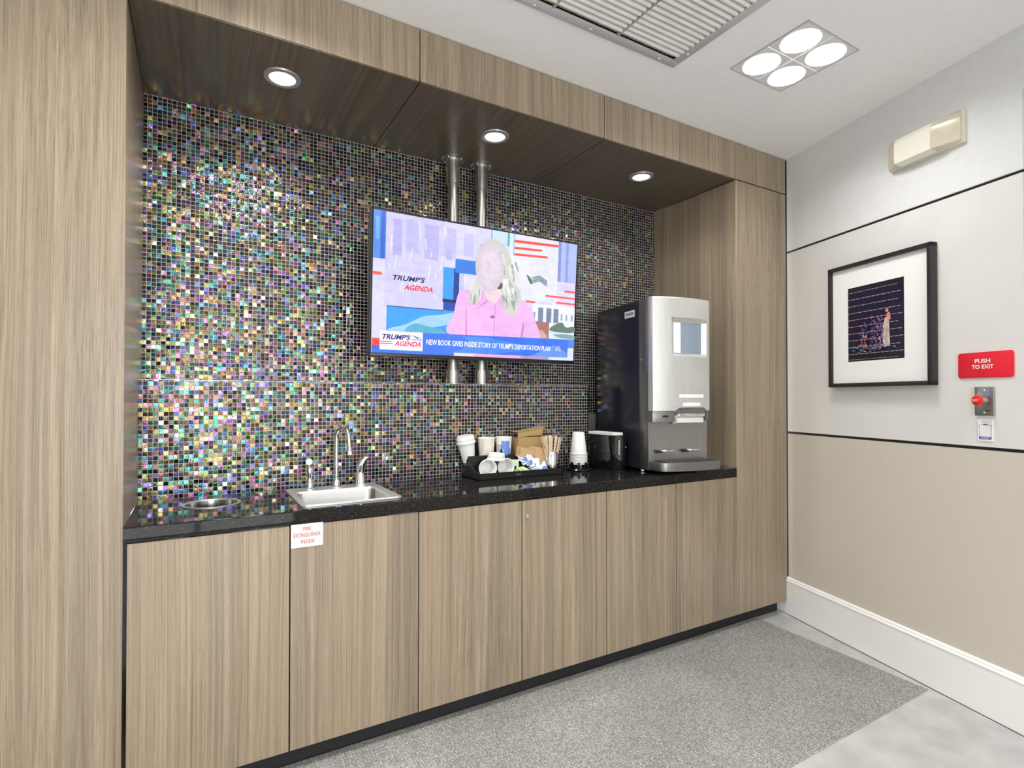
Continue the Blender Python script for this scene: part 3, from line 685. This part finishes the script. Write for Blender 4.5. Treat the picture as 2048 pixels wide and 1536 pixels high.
s_.faces([(x, fy(x) + .0185, z) for z in (1.5395 - CT, 1.7005 - CT) for x in xs_], [(i, i + 1, 9 + i, 8 + i) for i in range(7)], M['glassdark']); s_.build('touch_screen', door, 50)
s_ = MB(); s_.faces([(x, fy(x) + .0178, z) for z in (1.5395 - CT, 1.7005 - CT) for x in (.1275, .15, .172)], [(0, 1, 4, 3), (1, 2, 5, 4)], M['paperw']); s_.build('screen_margin', door, 50)
for x0, x1, z0, z1 in ((.148, .318, 1.3045 - CT, 1.3225 - CT), (.172, .292, zd + .024, zd + .042)):
    xs_ = [x0 + (x1 - x0) * i / 6 for i in range(7)]; q = MB()
    q.faces([(x, fy(x) - .0006, z) for z in (z0, z1) for x in xs_], [(i, i + 1, 8 + i, 7 + i) for i in range(6)], M['paper']); q.build('label_strip', door, 50)
# lip below the door, spout, niche, cup rests, drip tray
b = MB(); pr = [(0.0, .03), (.004, -.002), (.05, -.018), (.128, -.024), (.128, .03)]; b.prism(pr, zd - .060, zd - .001, M['gunmetal'], bev=.002)
pr = [(.332, -.022), (.36, -.010), (.374, .002), (.374, .03), (.332, .03)]; b.prism(pr, zd - .052, zd - .001, M['gunmetal'], bev=.002)
b.box(.126, .334, -.016, .03, zd - .014, zd + .014, M['gunmetal']); lip = b.build('dispenser_lip', t, 30)
MB().box(.055, .088, -.0225, -.018, zd - .034, zd - .024, M['black']).build('usb_port', lip, 0)
b = MB(); b.prism([(.115, zd - .068), (.145, zd - .066), (.150, zd - .014), (.136, zd - .022)], -.020, .03, M['chrome'], 'y', bev=.002); b.box(.152, .328, -.024, .03, zd - .034, zd - .014, M['chrome'], bev=.006, seg=3); b.box(.148, .328, -.010, .03, zd - .064, zd - .036, M['paperw'], bev=.003); b.build('spout_block', t, 30)
b = MB(); n_ = 16; pts = [(.0, .0305)] + [(.010 + .363 * i / n_, .030 - .006 * math.sin(PI * i / n_)) for i in range(n_ + 1)] + [(.383, .0305)]
b.prism([(.001, .0285), (.382, .0285), (.382, .031), (.001, .031)], .06, zd - .05, M['niche']); nic = b.build('niche_panel', t, 0)
for cx in (.095, .262):
    pr = [(cx + .046 * math.cos(PI * j / 12 + PI), -.004 + .020 * math.sin(PI * j / 12 + PI)) for j in range(13)]
    cr = MB().prism(pr + [(cx + .030, .028), (cx - .030, .028)], .118, .124, M['chrome'], bev=.001).build('cup_rest', nic, 30)
    MB().box(cx - .058, cx - .018, .006, .0285, .108, .122, M['black'], bev=.004).build('hinge', cr, 30)
def tray_outline(e=0.):
    pr = [(.002 + e, .03), (.002 + e, -.055)]
    for j in range(1, 6): a = PI + PI / 2 * j / 6; pr.append((.032 + e + .030 * math.cos(a), -.055 + .030 * math.sin(a)))
    for j in range(9): x = .036 + .312 * j / 8; pr.append((x, -.088 - .012 * math.sin(PI * j / 8) + e))
    for j in range(1, 6): a = -PI / 2 + PI / 2 * j / 6; pr.append((.352 - e + .036 * math.cos(a), -.052 + .036 * math.sin(a)))
    return pr + [(.388 - e, -.050), (.388 - e, .03)]
b = MB(); b.prism(tray_outline(), .022, .066, M['gunmetal'], bev=.003); tr = b.build('drip_tray', t, 30)
b = MB(); b.prism([(x, y) for x, y in tray_outline(.022)], .0655, .0675, M['blackm']); tg = b.build('drip_well', tr, 0)
b = MB()
for i in range(14): x = .055 + .285 * i / 13; b.box(x - .003, x + .003, -.060, .020, .067, .071, M['chrome'])
b.build('drip_grate', tr, 0)
for fx, fy_ in ((.02, .11), (.36, .11), (.02, .50), (.36, .50)): MB().lathe([(0, 0), (.011, 0), (.013, .006), (.011, .013), (.009, .019)], M['chrome'], (fx, fy_, 0), 20).build('foot', t)
b = MB(); b.lathe([(0, .004), (.005, .004), (.006, 0)], M['chrome'], n=16, T=Matrix.Translation((0, .095, .598)) @ Matrix.Rotation(-PI / 2, 4, 'Y')); b.build('side_lock', t)
b = MB(); b.box(-.0008, 0, .150, .245, zt - .085, zt - .048, M['paper'])
for i in range(16): y = .160 + i * .0048; b.box(-.0011, -.0008, y, y + .0012 + .0012 * (i % 3), zt - .074, zt - .057, M['groove'])
b.build('barcode_label', t, 0)
MB().box(.05, .34, .06, .50, .008, .018, M['blackm']).build('base_plate', t, 0)
o = MB().box(-.035, .035, -.022, .022, 0, .0015, M['steel'], bev=.0004).build('name_plate'); o.location = (2.585, .030, CT); tag(o, 'small metal plate on the worktop in front of the right column', 'plate')
o = MB().box(-.035, .035, -.05, .05, 0, .002, M['paper']).build('paper_slip'); o.location = (2.585, .16, CT); o.rotation_euler = (0, 0, -.3); tag(o, 'white slip of paper on the worktop right of the drip tray', 'paper')

# ------------------------------------------------------------------ black canister, white box on it, wall box
def capsule(cx, cy, r, L, n=14):
    return [(cx + r * math.cos(PI * i / n), cy + L / 2 + r * math.sin(PI * i / n)) for i in range(n + 1)] + [(cx + r * math.cos(PI + PI * i / n), cy - L / 2 + r * math.sin(PI + PI * i / n)) for i in range(n + 1)]
t = thing('black_canister', (1.988, .345, CT), 'glossy black oval canister left of the coffee machine', 'canister', rz=math.radians(5))
MB().prism(capsule(0, 0, .046, .165), .004, .188, M['blackgloss'], bev=.003).build('shell', t, 30)
MB().prism(capsule(0, 0, .042, .165), 0, .004, M['blackm']).build('base', t, 0)
MB().prism(capsule(0, 0, .047, .165), .188, .193, M['blackgloss'], bev=.0015).build('lid', t, 30)
q = MB().lathe([(0, .001), (.003, .001), (.004, 0)], M['led'], n=12, T=Matrix.Translation((.018, -.1255, .128)) @ Matrix.Rotation(PI / 2, 4, 'X')).build('indicator_light', t)
t = thing('paper_box', (1.966, .33, CT + .1935), 'flat white cardboard box lying on the black canister', 'box', rz=math.radians(3))
MB().box(-.035, .035, -.10, .10, 0, .014, M['paper'], bev=.001).build('carton', t, 0)
MB().box(-.037, -.0345, -.097, .097, .008, .0146, M['paperw']).build('flap', t, 0)
o = MB().box(-.045, .045, -.018, 0, -.06, .06, M['outlet'], bev=.008).build('outlet_cover'); o.location = (2.095, YU, 1.150); tag(o, 'small dark grey box on the tiled wall behind the canister', 'outlet')

# ------------------------------------------------------------------ stack of cups on a black holder
t = thing('cup_stack_holder', (1.834, .400, CT), 'round black crown-shaped holder under the inverted cups', 'cup holder')
MB().lathe([(0, 0), (.080, 0), (.083, .004), (.080, .010), (.062, .014), (.052, .014), (0, .014)], M['blackgloss'], n=40).build('base', t)
for i in range(8):
    a = 2 * PI * i / 8 + .2; T = Matrix.Rotation(a, 4, 'Z')
    MB().prism([(-.015, .012), (.015, .012), (.009, .040), (.004, .044), (-.004, .044), (-.009, .040)], .0520, .0555, M['blackgloss'], 'x', T=T, bev=.0006).build('prong', t, 30)
def cup_bm(rt=.0465, rb=.032, h=.118, m=None):
    return MB().lathe([(rt - .002, .001), (rt - .001, .0), (rt + .0018, .0006), (rt + .0028, .0024), (rt + .0018, .0044), (rt - .0016, .0050), (rb + .0006, h - .002), (rb - .001, h), (rb - .003, h), (rb - .004, h - .005), (0, h - .005)], m or M['paperw'], n=40)
cup0 = cup_bm().build('paper_cup', None, 40)
NC = 8
for i in range(NC):
    c = cup0 if i == 0 else cup0.copy()
    if i: C.objects.link(c)
    c.location = (1.834, .400, CT + .0305 + .0082 * i)
    tag(c, 'white paper cup, topmost of the inverted stack on the black holder' if i == NC - 1 else 'nested white paper cup in the inverted stack, only its rim showing', 'cup', 'inverted paper cups on the black holder')

# ------------------------------------------------------------------ condiment organiser
OX0, OX1, OY0, OY1 = 1.166, 1.655, .296, .492
t = thing('condiment_organizer', (OX0, OY0, CT), 'black stepped condiment organiser full of cups, lids and packets', 'organizer')
ow, od = OX1 - OX0, OY1 - OY0
side = [(0, 0), (0, .033), (.03, .040), (.066, .053), (.114, .079), (.160, .114), (.186, .142), (.196, .168), (.196, 0)]
m = M['black']; b = MB()
b.box(0, ow, 0, od, 0, .004, m); b.box(0, ow, od - .004, od, 0, .165, m); b.box(0, ow, 0, .004, 0, .033, m, bev=.001)
b.box(.205, ow, .070, .074, .004, .050, m); b.box(.205, ow, .074, .118, .022, .026, m)
b.box(0, ow, .118, .122, .004, .106, m); b.box(0, ow, .122, od, .070, .074, m); b.build('tray', t, 0)
for x in (0, ow - .004): MB().prism(side, x, x + .004, m, 'x').build('side_panel', t, 0)
dv = [(.004, .004), (.004, .022), (.066, .045), (.110, .072), (.160, .108), (.186, .130), (.190, .004)]
for x in (.205, .270): MB().prism(dv, x, x + .003, m, 'x').build('divider', t, 0)
MB().box(.205, .235, -.0006, 0, .016, .0185, M['ring']).build('maker_mark', t, 0)
def place(name, b, loc, rot, label, cat, group=None, smooth=40):
    o = b.build(name, None, smooth); o.location = loc; o.rotation_euler = rot; return tag(o, label, cat, group)
# back row: lidded cup, cream cup, blue cup, kraft box
zs = CT + .075
t = thing('lidded_paper_cup', (1.190, .455, zs), 'white paper cup with a domed white lid, leaning left in the organiser', 'cup'); t.rotation_euler = (0, math.radians(-10), 0)
MB().lathe([(0, 0), (.030, 0), (.044, .100)], M['paperw']).build('cup_body', t)
MB().lathe([(.046, .092), (.0485, .094), (.0485, .101), (.0455, .104), (.0450, .112), (.0465, .114), (.0440, .126), (.0415, .133), (.038, .133), (.036, .129), (0, .129)], M['paperw']).build('lid', t)
def printed_cup(name, x, y, body, label, blue):
    t = thing(name, (x, y, zs), label, 'cup'); 
    MB().lathe([(.036, 0), (.0432, .112), (.0452, .1135), (.0455, .116), (.0440, .119), (.0430, .118), (.0355, .01), (0, .01)], None, mats=[body, M['paperw'], M['paperw'], M['paperw'], M['paperw'], M['paperw'], M['paperw']]).build('cup_body', t)
    return t
def wrap(pts, z0, dr=.0006): # patch of ink on the cup wall: pts in (angle deg, z)
    return [((.036 + .0072 * z / .112 + dr) * math.cos(math.radians(a)), (.036 + .0072 * z / .112 + dr) * math.sin(math.radians(a)), z) for a, z in pts]
t = printed_cup('paper_cup', 1.287, .452, M['cream'], 'cream printed paper cup in the back row of the organiser', 0)
b = MB()
for i in range(7): z = .050 + .008 * i; b.faces(wrap([(205, z), (222, z), (222, z + .0012), (205, z + .0012)], 0), [(0, 1, 2, 3)], M['navy'])
b.build('measure_marks', t, 0)
b = MB(); b.faces(wrap([(250, .02), (275, .01), (300, .03), (290, .052), (262, .045)], 0, .001), [(0, 1, 2, 3, 4)], M['kraft2']); b.build('printed_patch', t, 0)
t = printed_cup('paper_cup', 1.387, .452, M['paperw'], 'white paper cup with a blue printed sleeve design, next to the kraft box', 1)
b = MB()
for i in range(10):
    a = 226 + 8 * i; z1 = .100 if i < 8 else .06; z0 = .01 + (.045 if i < 2 else 0)
    b.faces(wrap([(a, z0), (a + 7, z0), (a + 7, z1), (a, z1)], 0), [(0, 1, 2, 3)], M['blue'])
b.build('blue_print', t, 0)
b = MB(); cz, ca = .066, 213
b.faces(wrap([(ca + 17 * math.cos(2 * PI * i / 20), cz + .013 * math.sin(2 * PI * i / 20)) for i in range(20)], 0, .0010), [tuple(range(20))], M['navy'])
b.faces(wrap([(ca + 13 * math.cos(2 * PI * i / 20), cz + .0095 * math.sin(2 * PI * i / 20)) for i in range(20)], 0, .0014), [tuple(range(20))], M['paperw'])
b.faces(wrap([(ca - 9, cz - .004), (ca - 4, cz + .003), (ca, cz - .003), (ca + 5, cz + .004), (ca + 9, cz - .002), (ca + 4, cz + .0005), (ca, cz - .006), (ca - 5, cz)], 0, .0018), [tuple(range(8))], M['navy'])
b.faces(wrap([(212, .010), (238, .010), (236, .050), (226, .056), (214, .052)], 0, .0008), [(0, 1, 2, 3, 4)], M['navy']); b.build('round_emblem', t, 0)
t = thing('kraft_box', (1.536, .452, zs + .002), 'open brown kraft box in the back row of the organiser', 'box', rz=.03)
b = MB(); 
for a in ((-.083, .083, -.034, -.032), (-.083, .083, .032, .034), (-.083, -.081, -.034, .034), (.081, .083, -.034, .034)): b.box(*a, 0, .112, M['kraft'])
b.box(-.083, .083, -.034, .034, 0, .002, M['kraft']); b.build('carton', t, 0)
MB().prism([(-.085, .112), (.070, .122), (.078, .156), (.084, .158), (-.085, .136)], -.036, -.033, M['kraft'], 'y').prism([(-.085, .138), (.084, .160), (.084, .163), (-.085, .141)], -.036, .030, M['kraft'], 'y').build('open_flap', t, 0)
MB().box(-.060, .070, -.018, .018, .018, .108, M['kraft2']).build('napkin_fill', t, 0)
# lids lying in the front tier
def dome_lid():
    return MB().lathe([(.028, .062), (.031, .061), (.0355, .030), (.0425, .008), (.0455, .006), (.0455, .0005), (.043, -.001), (.040, .003), (.036, .006), (.033, .028), (.028, .058), (0, .058)], M['paperw'], n=40)
place('cup_lid', dome_lid(), (1.232, .328, CT + .052), (math.radians(-90), 0, math.radians(-14)), 'white cup lid lying on its side, left one at the front of the organiser', 'lid', 'white lids in the organiser')
place('cup_lid', dome_lid(), (1.333, .326, CT + .052), (math.radians(-90), 0, math.radians(-4)), 'white cup lid lying on its side, right one at the front of the organiser', 'lid', 'white lids in the organiser')
place('cup_lid', MB().lathe([(.046, 0), (.0465, .006), (.043, .009), (.042, .018), (.0435, .020), (.041, .032), (.038, .032), (.036, .028), (0, .028)], M['paperw']), (1.292, .358, CT + .088), (math.radians(4), math.radians(3), 0), 'white domed cup lid resting upright behind the two lids lying down', 'lid', 'white lids in the organiser')
# green packets
def packet(m1, m2=None, w=.040, h=.058):
    b = MB(); b.box(-w / 2, w / 2, -.0015, .0015, 0, h, m1, bev=.0008)
    if m2: b.box(-w / 2 + .002, w / 2 - .012, -.0019, .0019, h * .15, h * .55, m2)
    return b
for i in range(11):
    place('sweetener_packet', packet(M['green'], None, .046, .050), (1.404 + .006 * (i % 2), .378 - .0 + .0028 * i - .006, CT + .0285), (random.uniform(-.12, .05), random.uniform(-.07, .07), random.uniform(-.5, -.3)), 'pale green sweetener packet standing in the middle tier of the organiser', 'packet', 'green packets standing in the organiser', 0)
for i in range(7):
    place('sweetener_packet', packet(M['green'], None, .046, .046), (1.404 + .007 * i, .306 + .002 * (i % 3), CT + .009 + .0035 * i), (-random.uniform(1.15, 1.4), random.uniform(-.1, .1), random.uniform(-.5, .5)), 'pale green sweetener packet lying in the front tier of the organiser', 'packet', 'green packets lying in the organiser', 0)
# blue and white sugar packets in a spill
for i in range(16):
    u = i / 15; x = 1.462 + .095 * u + random.uniform(-.012, .012); z = CT + .082 - .058 * u + random.uniform(-.004, .006); y = .375 - .040 * u
    place('sugar_packet', packet(M['pwhite'], M['pblue'], .046, .060), (x, y, z - .018), (random.uniform(-.9, -.35), random.uniform(-.7, .8), random.uniform(-.7, .6)), 'white and blue sugar packet in the heaped pile of the organiser', 'packet', 'blue and white sugar packets in the organiser', 0)
# brown napkin or sleeve fans
for i in range(9):
    place('brown_napkin', MB().box(-.028, .028, -.0012, .0012, 0, .090, M['kraft2']), (1.530 + .0030 * i, .396 - .004 * i, CT + .050 - .001 * i), (-.05, .10, random.uniform(-.25, -.12)), 'folded brown paper napkin in the upright fan left of the stirrer cup', 'napkin', 'brown napkins standing in the organiser', 0)
for i in range(5):
    place('brown_napkin', MB().box(-.045, .045, -.0012, .0012, 0, .050, M['kraft2']), (1.478 + .003 * i, .404 - .0045 * i, CT + .088 - .002 * i), (.10, .16, -.1), 'folded brown paper napkin lying low in front of the kraft box', 'napkin', 'brown napkins below the kraft box', 0)
# stirrer cup and wooden stirrers
CXs, CYs = 1.610, .338
t = thing('stirrer_cup', (CXs, CYs, CT + .0045), 'polished steel cup holding wooden stirrers at the right end of the organiser', 'cup')
MB().lathe([(0, .001), (.0335, .001), (.0345, .004), (.0345, .108), (.0335, .110), (.0325, .108), (.0325, .006), (0, .006)], M['chrome'], n=40).build('shell', t)
for i in range(34):
    a = 2 * PI * random.random(); r = math.sqrt(random.random())
    bx, by = .016 * r * math.cos(a), .016 * r * math.sin(a); r2 = r ** .6; tx, ty = .064 * r2 * math.cos(a), .045 * r2 * math.sin(a)
    d = Vector((tx - bx, ty - by, .185)); q = d.to_track_quat('Z', 'Y').to_euler()
    place('wooden_stirrer', MB().prism([(-.0028, 0), (.0028, 0), (.0028, .176), (.0015, .180), (-.0015, .180), (-.0028, .176)], -.0007, .0007, M['stick'], 'y'), (CXs + bx, CYs + by, CT + .012 + random.uniform(0, .008)), q, 'flat birch stirrer standing in the polished steel cup', 'stirrer', 'wooden stirrers in the steel cup', 0)

# ------------------------------------------------------------------ right wall things
t = thing('framed_picture', rpt(.632, 1.68), 'framed dark photograph with a wide white mat in a black frame', 'picture', rz=RZ)
fw, fh = .281, .320; b = MB()
for x0, x1, z0, z1 in ((-fw, fw, -fh, -fh + .020), (-fw, fw, fh - .020, fh), (-fw, -fw + .018, -fh, fh), (fw - .018, fw, -fh, fh)): b.box(x0, x1, -.042, -.002, z0, z1, M['frame'], bev=.0015)
b.build('frame', t, 30)
MB().box(-fw + .017, fw - .017, -.026, -.006, -fh + .018, fh - .018, M['matb']).build('mat_board', t, 0)
A = Art(.001); W_, H_ = 306, 380
A.rect(0, W_, 0, H_, (.014, .012, .020)); A.rect(6, W_ - 8, 30, H_ - 28, (.012, .010, .035))
rs = random.Random(3)
rows = 10
def blob(x, y, w_, h_, c): A.poly([(x, y), (x + w_, y + rs.uniform(-2, 2)), (x + w_ * .8, y + h_), (x + w_ * .1, y + h_ * rs.uniform(.8, 1.))], c)
blob(202, 62, 34, 150, (.62, .52, .40)); blob(196, 80, 18, 90, (.55, .55, .75)); blob(216, 190, 24, 38, (.75, .28, .22)); blob(204, 60, 10, 120, (.70, .60, .46)); blob(222, 70, 8, 110, (.74, .66, .50)); A.ellipse(220, 236, 8, 9, (.62, .30, .28))
for i in range(150):
    x = rs.uniform(128, 196); y = rs.uniform(50, 215); c = rs.choice([(.14, .08, .30), (.28, .12, .30), (.42, .18, .30), (.05, .06, .20), (.35, .32, .55), (.16, .06, .12)]); blob(x, y, rs.uniform(3, 9), rs.uniform(3, 11), c)
for i in range(44):
    x = rs.uniform(72, 112); y = rs.uniform(50, 190); c = rs.choice([(.55, .16, .10), (.30, .07, .06), (.10, .12, .38), (.60, .38, .36), (.04, .05, .18)]); blob(x, y, rs.uniform(4, 9), rs.uniform(5, 16), c)
for i in range(60):
    x = rs.uniform(26, 280); y = rs.uniform(40, 74); c = rs.choice([(.08, .16, .32), (.42, .16, .07), (.10, .22, .30), (.32, .34, .50), (.05, .05, .12)]); blob(x, y, rs.uniform(5, 16), rs.uniform(2, 7), c)
for i in range(26):
    x = rs.uniform(176, 236); y = rs.uniform(60, 160); blob(x, y, rs.uniform(3, 7), rs.uniform(8, 24), rs.choice([(.60, .60, .74), (.66, .52, .46), (.18, .12, .26), (.50, .26, .26)]))
for r in range(rows):
    y = 36 + r * (H_ - 64) / (rows - 1) - 2; x = 8
    while x < W_ - 14:
        l = rs.uniform(14, 30); A.poly([(x, y), (x + l, y + rs.uniform(-.5, .5)), (x + l, y + 2.4), (x, y + 2.2)], (.50, .30, .33) if r < rows - 1 else (.30, .26, .22)); 
        if rs.random() < .7: A.rect(x + l * .4, x + l * .8, y - 2.4, y - .3, (.32, .18, .20))
        x += l + rs.uniform(2, 5)
x = 8
while x < W_ - 14: l = rs.uniform(20, 30); A.rect(x, x + l, 5, 7, (.42, .30, .24)); x += l + 4
a_ = A.build('photo', M['art'], t); a_.location = (-.012 - .153 , -.0264, .003 - .190)
MB().box(-.165 - .002, .141 + .002, -.0262, -.0258, -.189, .195, M['blackm']).build('mat_opening', t, 0)

t = thing('push_to_exit_sign', rpt(1.105, 1.439), 'red rectangular sign reading PUSH TO EXIT', 'sign', rz=RZ)
MB().prism(rrect(-.104, .104, -.053, .053, .009), -.006, 0, M['red'], 'y', bev=.001).build('plate', t, 30)
lettering('lettering', t, M['paper'], [('PUSH', -.037, .022, .008, .025), ('TO EXIT', -.049, .034, -.016, .001)], -.0066, bold=.025)
b = MB()
for i, x in enumerate((-.034, -.028, -.022, -.012, -.006, .002, .008, .014, .020)):
    for j in range(1 + i % 3): b.lathe([(0, .0012), (.001, .0009), (.0013, 0)], M['red'], n=8, T=Matrix.Translation((x, -.006, -.028 - .003 * j)) @ Matrix.Rotation(PI / 2, 4, 'X'))
b.build('braille_dots', t)
t = thing('exit_button', rpt(1.104, 1.2885), 'steel wall plate with a big red mushroom EXIT button', 'button', rz=RZ)
MB().box(-.036, .036, -.010, 0, -.0595, .0595, M['steel'], bev=.002).build('plate', t, 30)
RX = Matrix.Rotation(PI / 2, 4, 'X')
MB().lathe([(.012, 0), (.012, .030), (.014, .032)], M['nickel'], T=Matrix.Translation((0, -.010, .004)) @ RX).build('stem', t)
k_ = MB().lathe([(.014, .030), (.020, .031), (.0215, .035), (.020, .040), (.013, .044), (0, .045)], M['btn'], T=Matrix.Translation((0, -.010, .004)) @ RX).build('red_button', t)
lettering('lettering', k_, M['paper'], [('EXIT', -.012, .012, -.0005, .0085)], -.0552, bold=.0)
for z in (.046, -.046): MB().lathe([(0, .0015), (.003, .0012), (.004, 0)], M['chrome'], n=14, T=Matrix.Translation((0, -.010, z)) @ RX).build('screw', t)
MB().box(.008, .024, -.0105, -.0098, -.040, -.0365, M['groove']).build('engraved_mark', t, 0)
t = thing('notice_card', rpt(1.104, 1.169), 'small white card with a blue footer below the exit button', 'card', rz=RZ)
MB().prism(rrect(-.0275, .0275, -.044, .044, .003, 3), -.004, 0, M['paper'], 'y').build('card', t, 0)
b = MB(); nv = mat('card_blue', (.06, .09, .36), .5)
for x0, x1, z0, z1 in ((-.023, .023, -.037, -.026), (-.023, -.0224, -.026, .022), (.0224, .023, -.026, .022), (-.023, .023, .0214, .022)): b.box(x0, x1, -.0046, -.004, z0, z1, nv)
b.faces([(-.010, -.0046, .0225), (.010, -.0046, .0225), (.006, -.0046, .027), (-.006, -.0046, .027)], [(0, 1, 2, 3)], nv)
for z in (.034, .0365): b.box(-.015, .015, -.0046, -.004, z, z + .0008, M['ring'])
b.build('printed_border', t, 0)
b = MB()
for i in range(7): b.box(-.016 + .0046 * i, -.0130 + .0046 * i, -.0050, -.0046, -.0335, -.0295, M['paper'])
b.build('footer_print', t, 0)

# emergency light
t = thing('emergency_light', rpt(.870, 2.462), 'aged ivory emergency light unit with clear end lenses, high on the wall', 'emergency light', rz=RZ)
hx, hz = .168, .070
MB().box(-hx, hx, -.022, 0, -hz, hz, M['ivory'], bev=.003).build('back_box', t, 30)
MB().prism([(-.022, -hz + .003), (-.062, -hz + .012), (-.066, -hz + .030), (-.066, hz - .034), (-.056, hz - .014), (-.022, hz - .003)], -.108, .062, M['ivory2'], 'x', bev=.001).build('front_cover', t, 20)
for x0, x1, xm in ((-hx + .002, -.108, -1), (.062, hx - .002, 1)):
    inn, out = (x1, x0) if xm < 0 else (x0, x1)
    vs = [(inn, -.022, -hz + .003), (inn, -.060, -hz + .012), (inn, -.064, -hz + .03), (inn, -.064, hz - .034), (inn, -.054, hz - .014), (inn, -.022, hz - .003),
          (out, -.022, -hz + .003), (out, -.030, -hz + .010), (out, -.032, -hz + .03), (out, -.032, hz - .034), (out, -.028, hz - .010), (out, -.022, hz - .003)]
    b = MB(); b.faces(vs, [(0, 1, 2, 3, 4, 5), (11, 10, 9, 8, 7, 6)] + [(i, (i + 1) % 6, 6 + (i + 1) % 6, 6 + i) for i in range(6)], M['lens']); L_ = b.build('clear_lens', t, 15)
    cx = (inn + out) / 2 + xm * .004
    MB().lathe([(0, .004), (.010, .005), (.017, .010), (.019, .014)], M['ivory2'], T=Matrix.Translation((cx, -.022, .004)) @ RX, n=24).build('lamp_reflector', t)

# ------------------------------------------------------------------ floor mat
o = MB().prism([(-2.4, -.845), (2.826, -.845), (2.868, .030), (2.81, .048), (-2.4, .048)], 0.0005, .007, M['mat'], bev=.001).build('floor_mat', None, 0)
tag(o, 'large grey ribbed carpet mat along the cabinets', 'mat')
